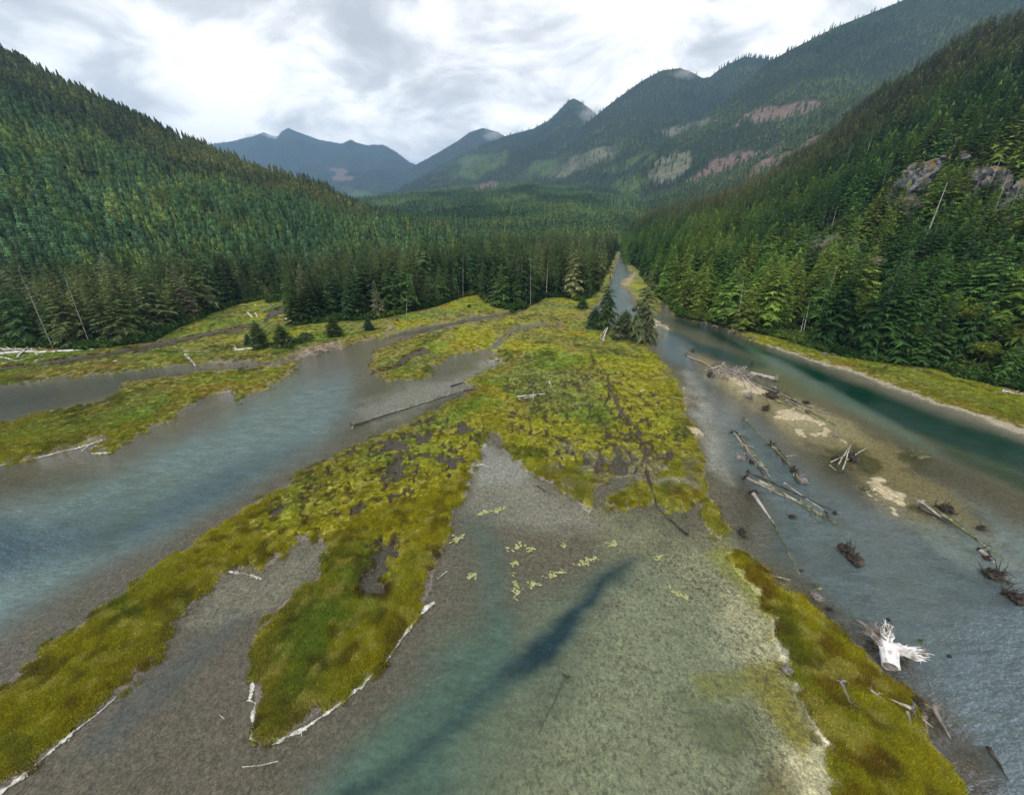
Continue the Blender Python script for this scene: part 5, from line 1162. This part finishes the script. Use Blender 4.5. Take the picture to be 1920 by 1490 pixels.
# fallen tree on the left shore of the marsh
log('fallen_tree', (662,799,884,734), 4, 'dark_wood', 'long fallen tree at the marsh edge with upright pale branches', 'fallen tree', roots=12, rsize=24, rmat='mossy_wood', taper=0.4, z=(0.25, 0.9), bend=0.003)
o = [q for q in scene.objects if q.name.startswith('fallen_tree')][0]
r = random.Random(8); P = []
x0, y0 = base_at(662, 799); x1, y1 = base_at(884, 734)
for k in range(74):
    f = 0.10 + 0.9 * (r.random() ** 0.55); p = Vector(((x1 - x0) * f, (y1 - y0) * f, 0.25 + 0.65 * f)); L = r.uniform(1.0, 2.8) * (0.5 + 0.6 * f)
    q = p + Vector((r.uniform(-0.5, 0.9), r.uniform(-0.6, 0.6), 1.0)).normalized() * L; P.append(([p, p.lerp(q, 0.5) + Vector((0.1, 0, 0)), q], [0.08, 0.06, 0.02]))
V, F = tubes(P, 4); mesh_np('branches', V, F, MAT['mossy_wood'] if False else MAT['pale_wood'], parent=o)
log('driftwood_log', (846,724,870,716), 3.5, 'dark_wood', 'short black log half in water above the fallen tree'); log('driftwood_log', (868,731,896,732), 3, 'dark_wood', 'dark log end on grass right of the fallen tree')
for e, w, m_, lab, br in [((970,747,1022,741),2.6,'white_wood','bleached curved log on the hummocks, upper of the crossed pair',0),((972,750,1004,745),2.2,'white_wood','bleached curved log on the hummocks, lower of the crossed pair',0),
 ((1000,737,999,754),2,'pale_wood','short pale stick crossing the two bleached logs',0),((1029,718,1034,728),2,'white_wood','small white stick above the crossed logs',0),((1047,770,1050,782),2.2,'pale_wood','small forked pale stick in the hummocks',3),
 ((1131,640,1141,615),3,'white_wood','white dead trunk leaning at the foot of the big spruce',0),((1126,632,1140,618),1.8,'white_wood','thin white pole behind the leaning white trunk',0),((1108,618,1136,616),1.5,'white_wood','thin white pole pointing left on the bright grass',0),
 ((444,659,533,650),4.2,'white_wood','long straight white log in front of the spruce clump',0),((350,669,368,686),6,'pale_wood','thick pale log end sticking out over the left inlet',0),((466,590,474,598),3.4,'white_wood','short white log on the left grass inlet, left one',0),
 ((480,590,483,597),2.8,'white_wood','smallest white log on the left grass inlet',0),((537,601,564,610),3.6,'white_wood','white log at the corner of the middle stand',0),((507,578,516,573),2.2,'white_wood','thin white log high in the grass inlet',0),
 ((478,574,490,576),1.6,'white_wood','faint white stick in the upper grass inlet',0),((524,595,534,596),3,'pale_wood','pale log in the muddy creek cut',0),((214,681,240,674),2.6,'white_wood','thin white log with thick end on the orange grass, left',0),
 ((345,661,395,660),1.8,'pale_wood','thin pale pole on the grass left of the thick log end',0),((370,666,396,663),1.6,'pale_wood','short curved pale pole on the grass left',0),((758,583,783,582),1.8,'white_wood','thin white log on the grass under the middle stand',0),
 ((740,592,748,589),1.8,'white_wood','tiny white stick near the middle stand edge',0),((240,684,285,680),1.4,'pale_wood','faint pale pole lying on the orange grass',0),((661,593,682,595),1.6,'pale_wood','faint pale log at the middle stand left of the round bush',0),
 ((1876,737,1925,746),6,'white_wood','white log with stubs on the right shore grass',0),((1882,732,1883,744),3,'white_wood','upright white stub standing at the right shore log',0),((1850,724,1858,716),2.2,'white_wood','small pale stub at the forest foot near the right shore log',0),
 ((1711,691,1730,694),1.6,'pale_wood','thin pale stick on the right shore grass',0),((1200,736,1209,734),2.2,'white_wood','small white stick on the yellow grass near the river',0),((850,560,858,545),1.6,'pale_wood','leaning thin pole at the middle stand grass notch',0),
 ((80,690,105,683),1.5,'pale_wood','faint pale pole by the left creek line',0)]:
    kw = {}
    if 'leaning' in lab: kw['z'] = (0.6, 2.2)
    if 'upright' in lab: kw['z'] = (0.5, 2.2)
    log('driftwood_log', e, w, m_, lab, roots=(7 if lab.startswith(('long straight', 'white dead')) else 0), rsize=20 if lab.startswith('long') else 14, rmat='white_wood', branches=br or (5 if 'stubs' in lab else 0), blen=14, **kw)
G4 = 'white logs heaped on the left shore'
log('driftwood_log', (72,664,176,657), 5, 'white_wood', 'longest white log of the heap on the left shore', group=G4, branches=3, blen=5, taper=0.3)
log('driftwood_log', (-10,668,70,660), 5, 'white_wood', 'thick white log at the left frame edge', group=G4); log('driftwood_log', (6,685,63,672), 2.6, 'white_wood', 'slanting white log on grass below the heap', group=G4)
log('driftwood_log', (-5,670,30,678), 2.6, 'white_wood', 'short white log pointing down right below the heap', group=G4); log('driftwood_log', (66,679,96,670), 2, 'white_wood', 'thin white log below the longest one', group=G4)
log('driftwood_log', (106,653,122,657), 2, 'white_wood', 'small white log behind the longest one', group=G4); log('driftwood_log', (185,651,232,647), 1.6, 'pale_wood', 'thin pale log along the foot of the left stand', group=G4)
rj = random.Random(15); HEAP = []
for i in range(22):
    cu = rj.uniform(0, 78); cv = 660 - cu * 0.01 + rj.uniform(-5, 4); L = rj.uniform(12, 34); a = rj.gauss(-0.1, 0.35)
    o = log('driftwood_log', (cu - math.cos(a) * L / 2, cv - math.sin(a) * L / 2, cu + math.cos(a) * L / 2, cv + math.sin(a) * L / 2), rj.uniform(1.5, 3), 'white_wood' if i % 3 else 'pale_wood', '', group='small driftwood in the left heap', z=(rj.uniform(.3, 1), rj.uniform(.3, 1)), seed=i)
    HEAP.append((cu, o, '%s %s piece in the white driftwood heap on the left shore' % ('long' if L > 24 else 'short', 'bleached' if i % 3 else 'grey')))
number(HEAP)
stump(733, 619, 13, 'pale_wood', 'pale weathered stump at the tip of the left bank', 51, up=0.9, h=0.9); stump(745, 603, 7, 'dark_wood', 'tiny dark stump on the grass above the pale stump', 52, up=0.9, h=0.9)

# ------------------------------------------------------------------ rocks
rkm, n, l, out = new_mat('mossy_rock')
gN = N(n, 'ShaderNodeNewGeometry'); sN = N(n, 'ShaderNodeSeparateXYZ'); l.new(gN.outputs['Normal'], sN.inputs[0])
nz = noise_fac(n, l, 0.35, 5, 0.6, vec=gN.outputs['Position']); mo = M(n, l, 'ADD', sN.outputs[2], M(n, l, 'MULTIPLY', nz, 0.8))
c = mixcol(n, l, mapr(n, l, noise_fac(n, l, 0.5, 6, 0.7, vec=gN.outputs['Position']), 0.4, 0.6, 0, 1), (0.045, 0.042, 0.042), (0.29, 0.30, 0.32))
c = mixcol(n, l, mapr(n, l, mo, 1.0, 1.2, 0, 1), c, (0.25, 0.15, 0.035))
b = N(n, 'ShaderNodeBsdfPrincipled'); l.new(c, b.inputs['Base Color']); b.inputs['Roughness'].default_value = 0.9
bp = N(n, 'ShaderNodeBump'); bp.inputs['Distance'].default_value = 1.5; l.new(noise_fac(n, l, 0.8, 6, 0.8, vec=gN.outputs['Position']), bp.inputs['Height']); l.new(bp.outputs[0], b.inputs['Normal'])
l.new(b.outputs[0], out.inputs[0]); MAT['rock'] = rkm
import bmesh
def rock(name, loc, dims, label, cat, seed, group=None, rz=0, sub=5, mat='rock'):
    bm = bmesh.new(); bmesh.ops.create_icosphere(bm, subdivisions=sub, radius=1.0)
    V = np.array([v.co[:] for v in bm.verts]); F = np.array([[v.index for v in f.verts] for f in bm.faces]); bm.free()
    d = np.array([mnoise.fractal(Vector(p * 1.3 + seed * 7.1), 0.9, 2.1, 5) for p in V]); d2 = np.array([mnoise.cell(Vector(p * 2.6 + seed * 3.3)) for p in V])
    V = V * (1 + 0.48 * d + 0.26 * (d2 - 0.5))[:, None]; V[:, 2] = np.sign(V[:, 2]) * np.abs(V[:, 2]) ** 0.7
    V = V * np.array(dims); o = mesh_np(name, V, F, MAT[mat], False); o.location = loc; o.rotation_euler = (0, 0, rz); tag(o, label, cat, group); return o
for i, (u, v, w, h, lab) in enumerate([(1535,470,38,18,'grey rock outcrop with orange moss cap above the river, left block'),(1585,464,44,18,'grey rock outcrop with orange moss cap above the river, right block'),
 (1632,498,30,15,'pale grey rock face below and right of the mossy outcrop'),(1710,350,50,30,'dark cliff block behind the row of bare snags'),(1700,400,44,26,'dark lower cliff block under the snag row'),
 (1838,350,56,28,'pale blue-grey cliff block near the right frame edge'),(1905,380,50,30,'grey cliff block at the right frame edge'),(1780,318,46,20,'mossy ledge between the two cliff blocks'),
 (1760,372,40,18,'grey rock ledge left of the pale cliff block'),(1880,420,40,16,'low grey rock below the right edge cliff'),(1900,318,34,16,'upper grey rock at the right frame edge'),(1745,505,22,9,'small pale rock above the alders'),(1860,565,16,6,'small white rock patch between the right alders')]):
    p = on_hill(RIGHT_G, u, v + h * 0.3); t = float(project(*p)[2]); s = t / FPX
    rock('rock_outcrop', (p[0], p[1], p[2] + h * s * 0.35), (w * s * 0.72, w * s * 0.5, h * s * 1.05), lab, 'rock', i + 1, 'rock outcrops on the right slope', 0.4)
p = on_hill(LEFT_G, 372, 350); s = float(project(*p)[2]) / FPX; rock('rock_outcrop', (p[0], p[1], p[2] + 1), (26 * s, 20 * s, 11 * s), 'bare grey rock dome halfway up the left hillside', 'rock', 31)
p = on_hill(LEFT_G, 215, 295); s = float(project(*p)[2]) / FPX; rock('rock_outcrop', (p[0], p[1], p[2]), (20 * s, 14 * s, 8 * s), 'smaller grey rock slab high on the left hillside', 'rock', 32)
for i, (u, v, w, lab) in enumerate([(1380,618,16,'orange-topped rock at the start of the right grass strip'),(1372,623,12,'dark wet rock beside the orange-topped rock'),(1408,619,9,'small grey rock right of the orange-topped rock'),
 (1272,836,9,'grey boulder on the yellow marsh edge'),(1286,850,5,'small dark stone below the grey boulder'),(1546,665,9,'grey stones at the forest foot, left'),(1562,667,8,'grey stones at the forest foot, right'),
 (1340,612,8,'dark shore rock upstream, right one'),(1322,606,8,'dark shore rock upstream, left one'),(1462,648,5,'lone small stone on the right grass strip')]):
    x, y = base_at(u, v); s = mpp(v); rock('boulder', (x, y, max(gz(x, y), 0) + w * s * 0.15), (w * s * 0.55, w * s * 0.5, w * s * 0.42), lab, 'rock', 40 + i, 'boulders along the shore', i, 3)

# ------------------------------------------------------------------ grass tufts on the marsh
n_ = 330000
gu = rng.random(n_) * 2050 - 60; gv = 560 + (1540 - 560) * rng.random(n_) ** 0.9
gx, gy, _ = ground_pt(gu, gv, 0.3)
gh, gc, gvm, gzn, gfo, gdt = field(gx, gy)
k = (gvm > 0.30 + 0.3 * rng.random(n_)) & (gh > -0.08) & (gfo < 0.3); gx, gy, gh, gc, gvm, gzn = gx[k], gy[k], gh[k], gc[k], gvm[k], gzn[k]
gt = project(gx, gy, gh)[2]
gcol = bpy.data.collections.new('grass_shapes')
for i in range(4):
    r = np.random.default_rng(700 + i); V = []; F = []
    for j in range(46):
        a = r.random() * 6.28; rr = 0.5 * math.sqrt(r.random()); bx, by = rr * math.cos(a), rr * math.sin(a); hgt = 0.30 * (0.6 + 0.7 * r.random()) * (1 - rr * 0.8)
        la = r.random() * 6.28; lx, ly = 0.14 * math.cos(la), 0.14 * math.sin(la); w_ = 0.035; wx_, wy_ = -math.sin(la) * w_, math.cos(la) * w_
        q = len(V); V += [(bx - wx_, by - wy_, -0.05), (bx + wx_, by + wy_, -0.05), (bx + lx, by + ly, hgt)]; F.append((q, q + 1, q + 2))
    me = mesh_np('tuft', np.array(V), np.array(F), MAT['grassblade'], link=False); gcol.objects.link(bpy.data.objects.new('tuft_%d' % i, me))
sc = 0.72 * (gt / 35) ** 0.40 * (0.6 + 0.8 * rng.random(len(gx))) * (1 - 0.35 * np.clip(gzn * 2, 0, 1))
gcj = gc * (0.66 + 0.85 * rng.random((len(gx), 1))) * (1 + 0.15 * (rng.random((len(gx), 3)) - 0.5))
gn_scatter('marsh_grass', np.column_stack([gx, gy, gh - 0.02]), sc, rng.random(len(gx)) * 6.28, rng.integers(0, 4, len(gx)), gcj, gcol, 'yellow-green marsh grass covering the tidal flats', 'grass')

# ------------------------------------------------------------------ foam lines and floating algae
def wmat(name, col, col2, sc):
    m, n, l, out = new_mat(name); c = mixcol(n, l, mapr(n, l, noise_fac(n, l, sc, 5, 0.7, vec=geo_pos(n)), 0.4, 0.6, 0, 1), col, col2)
    b = N(n, 'ShaderNodeBsdfDiffuse'); l.new(c, b.inputs[0]); l.new(b.outputs[0], out.inputs[0]); return m
MAT['foam'] = wmat('foam', (0.66, 0.66, 0.62), (0.36, 0.34, 0.27), 2.2)
MAT['algae'] = wmat('algae', (0.20, 0.23, 0.05), (0.38, 0.38, 0.22), 2.5)
def blobs(items, seed, thick=0.05):
    """irregular low mounds: (x, y, rx, ry, rot)"""
    r = random.Random(seed); V = []; F = []; thick = thick * 1.5
    for (x, y, rx, ry, rot) in items:
        m = 11; k = len(V); V.append((x, y, thick)); a0 = r.random() * 6.28
        for ring, zz in ((0.7, thick * 0.9), (1.0, 0.006)):
            for j in range(m):
                a = a0 + 6.283 * j / m; q = ring * r.uniform(0.6, 1.3); px_, py_ = math.cos(a) * rx * q, math.sin(a) * ry * q
                V.append((x + px_ * math.cos(rot) - py_ * math.sin(rot), y + px_ * math.sin(rot) + py_ * math.cos(rot), zz))
        for j in range(m):
            j2 = (j + 1) % m; F.append((k, k + 1 + j, k + 1 + j2)); F.append((k + 1 + j, k + 1 + m + j, k + 1 + m + j2)); F.append((k + 1 + j, k + 1 + m + j2, k + 1 + j2))
    return np.array(V), np.array(F)
def foam_line(P, wpx, dens, seed):
    r = random.Random(seed); it = []
    for a, b_ in zip(P[:-1], P[1:]):
        L = math.hypot(b_[0] - a[0], b_[1] - a[1]); m = int(L * dens * 1.8)
        for q in range(m):
            f = r.random(); u = a[0] + (b_[0] - a[0]) * f; v = a[1] + (b_[1] - a[1]) * f; s = mpp(v)
            wv = wpx * (0.15 + 1.1 * vn(np.array([u * 0.05]), np.array([v * 0.05]), seed)[0] ** 1.5)
            x, y, _ = ground_pt(u + r.gauss(0, wv * 0.22), v + r.gauss(0, wv * 0.22), 0.02); x = float(x); y = float(y)
            x2, y2, _ = ground_pt(b_[0], b_[1], 0); rot = math.atan2(float(y2) - y, float(x2) - x)
            it.append((x, y, r.uniform(0.7, 1.8) * max(wv, 2.5) * s * 0.34, r.uniform(0.2, 0.5) * max(wv, 1.5) * s * 0.34, rot + r.gauss(0, .3)))
    return it
it = foam_line([(480,1255),(472,1290),(468,1312),(480,1318),(474,1340),(478,1365),(470,1382),(488,1392),(510,1394),(569,1366),(633,1322),(681,1280),(724,1240)], 8, 1.3, 1)
it += foam_line([(470,1384),(490,1392),(515,1390)], 13, 2.0, 9) + foam_line([(474,1345),(477,1370)], 10, 2.0, 10)
it += foam_line([(724,1240),(749,1203),(779,1160),(800,1138),(812,1128)], 6, 1.0, 2) + foam_line([(788,1146),(815,1130)], 10, 1.2, 3)
it += foam_line([(0,1484),(21,1471),(60,1440),(101,1403),(139,1371)], 9, 1.0, 4) + foam_line([(139,1371),(182,1338),(218,1306)], 4, 0.6, 5)
it += foam_line([(0,872),(74,857),(120,845),(151,838),(190,826),(172,841),(172,850),(208,848)], 5, 1.2, 6) + foam_line([(152,846),(170,832),(192,824)], 8, 1.5, 11)
it += foam_line([(406,738),(436,732),(441,738)], 3, 1.5, 7) + foam_line([(430,1072),(460,1075),(490,1086)], 6, 0.5, 8) + foam_line([(890,874),(905,870),(918,876)], 4, 1.2, 12)
it += foam_line([(455,1437),(490,1434),(522,1426)], 3, 0.8, 13) + foam_line([(412,1340),(420,1347)], 4, 1.5, 14) + foam_line([(820,1085),(838,1070)], 7, 0.9, 15) + foam_line([(600,1290),(700,1210)], 3, 0.25, 16)
V, F = blobs(it, 3); o = mesh_np('foam', V, F, MAT['foam'], True); tag(o, 'white foam washed along the edges of the grass islands', 'foam', kind='stuff')
ALG = [(858,1008,22,10,'yellowish'),(966,1024,26,16,'broken'),(992,1030,12,8,'small'),(962,1056,10,7,''),(968,1110,12,22,''),(998,1095,20,10,''),(1042,1076,30,8,''),(1100,1052,30,9,''),(1148,1020,18,10,''),(1234,1043,11,10,''),(1276,1114,30,7,''),(935,955,22,7,''),(1058,1020,9,8,''),(905,960,20,5,''),(884,1078,12,7,''),(965,1090,6,20,'')]
it = []; r = random.Random(4)
for u, v, w, h, _ in ALG:
    ang = 0.5 if u > 1250 else (-0.3 if u < 1110 else 0.2)
    for q in range(int(5 + w * 0.8)):
        a = r.gauss(0, 0.33) * w; b_ = r.gauss(0, 0.3) * h; x, y, _z = ground_pt(u + a * math.cos(ang) - b_ * math.sin(ang), v + a * math.sin(ang) + b_ * math.cos(ang), 0.02); s = mpp(v)
        it.append((float(x), float(y), r.uniform(1, 5.5) * s, r.uniform(0.8, 2.4) * s, r.random() * 3))
V, F = blobs(it, 5, 0.03); o = mesh_np('floating_algae', V, F, MAT['algae'], True); tag(o, 'pale yellow-green algae rafts drifting on the shallow water', 'algae', kind='stuff')

# ------------------------------------------------------------------ air
hm, n, l, out = new_mat('haze_air'); pv_ = N(n, 'ShaderNodeVolumePrincipled')
pv_.inputs['Color'].default_value = (0.36, 0.62, 1.0, 1); pv_.inputs['Density'].default_value = 0.00008; pv_.inputs['Anisotropy'].default_value = 0.1
l.new(pv_.outputs[0], out.inputs['Volume'])
zt = max(max(v.co.z for v in o_.data.vertices) for o_ in scene.objects if o_.type == 'MESH' and o_.name in ('right_hillside', 'left_hillside', 'right_mountain', 'peaked_mountain', 'cloudy_peak', 'round_mountain', 'far_mountain', 'middle_ridge'))
x0, x1, y0, y1, z0, z1 = -16000, 16000, -1500, 22000, -6, zt + 40
V = [(x0, y0, z0), (x1, y0, z0), (x1, y1, z0), (x0, y1, z0), (x0, y0, z1), (x1, y0, z1), (x1, y1, z1), (x0, y1, z1)]
F = [(0, 3, 2, 1), (4, 5, 6, 7), (0, 1, 5, 4), (1, 2, 6, 5), (2, 3, 7, 6), (3, 0, 4, 7)]
hz = mesh_np('haze', np.array(V, float), F, hm); tag(hz, kind='stuff')

# low cloud caught on the peaks
mm, n, l, out = new_mat('mist'); pv_ = N(n, 'ShaderNodeVolumePrincipled'); tcn = N(n, 'ShaderNodeTexCoord')
pv_.inputs['Color'].default_value = (0.97, 0.98, 1, 1); pv_.inputs['Emission Strength'].default_value = 0.0
ln_ = N(n, 'ShaderNodeVectorMath', operation='LENGTH'); l.new(tcn.outputs['Object'], ln_.inputs[0])
nz = noise_fac(n, l, 2.2, 5, 0.6, vec=tcn.outputs['Object'])
dn_ = M(n, l, 'SUBTRACT', M(n, l, 'MULTIPLY', nz, 1.7), M(n, l, 'ADD', ln_.outputs['Value'], 0.05)); dn_ = M(n, l, 'MAXIMUM', dn_, 0.0)
l.new(M(n, l, 'MULTIPLY', dn_, 0.012), pv_.inputs['Density']); l.new(pv_.outputs[0], out.inputs['Volume'])
bm = bmesh.new(); bmesh.ops.create_icosphere(bm, subdivisions=3, radius=1.0)
MV = np.array([v.co[:] for v in bm.verts]); MF = np.array([[v.index for v in f.verts] for f in bm.faces]); bm.free()
for i, (u, v, t, ru, rv, lab) in enumerate([(1112,212,3250,40,24,'white cloud wisp hanging beside the pointed peak'),(1285,138,2650,34,16,'thin cloud touching the high rounded peak'),(925,254,5200,30,13,'small cloud wisp on the round far mountain'),
       (490,262,7000,50,14,'low cloud lying along the left end of the far mountain')]):
    x, y, z = at_depth(u, v, t); s = t / FPX
    o = mesh_np('mist', MV, MF, mm); o.location = (float(x), float(y), float(z)); o.scale = (ru * s, ru * s * 0.6, rv * s); tag(o, lab, 'cloud', kind='stuff')
scene.cycles.volume_step_rate = 4; scene.cycles.volume_max_steps = 48
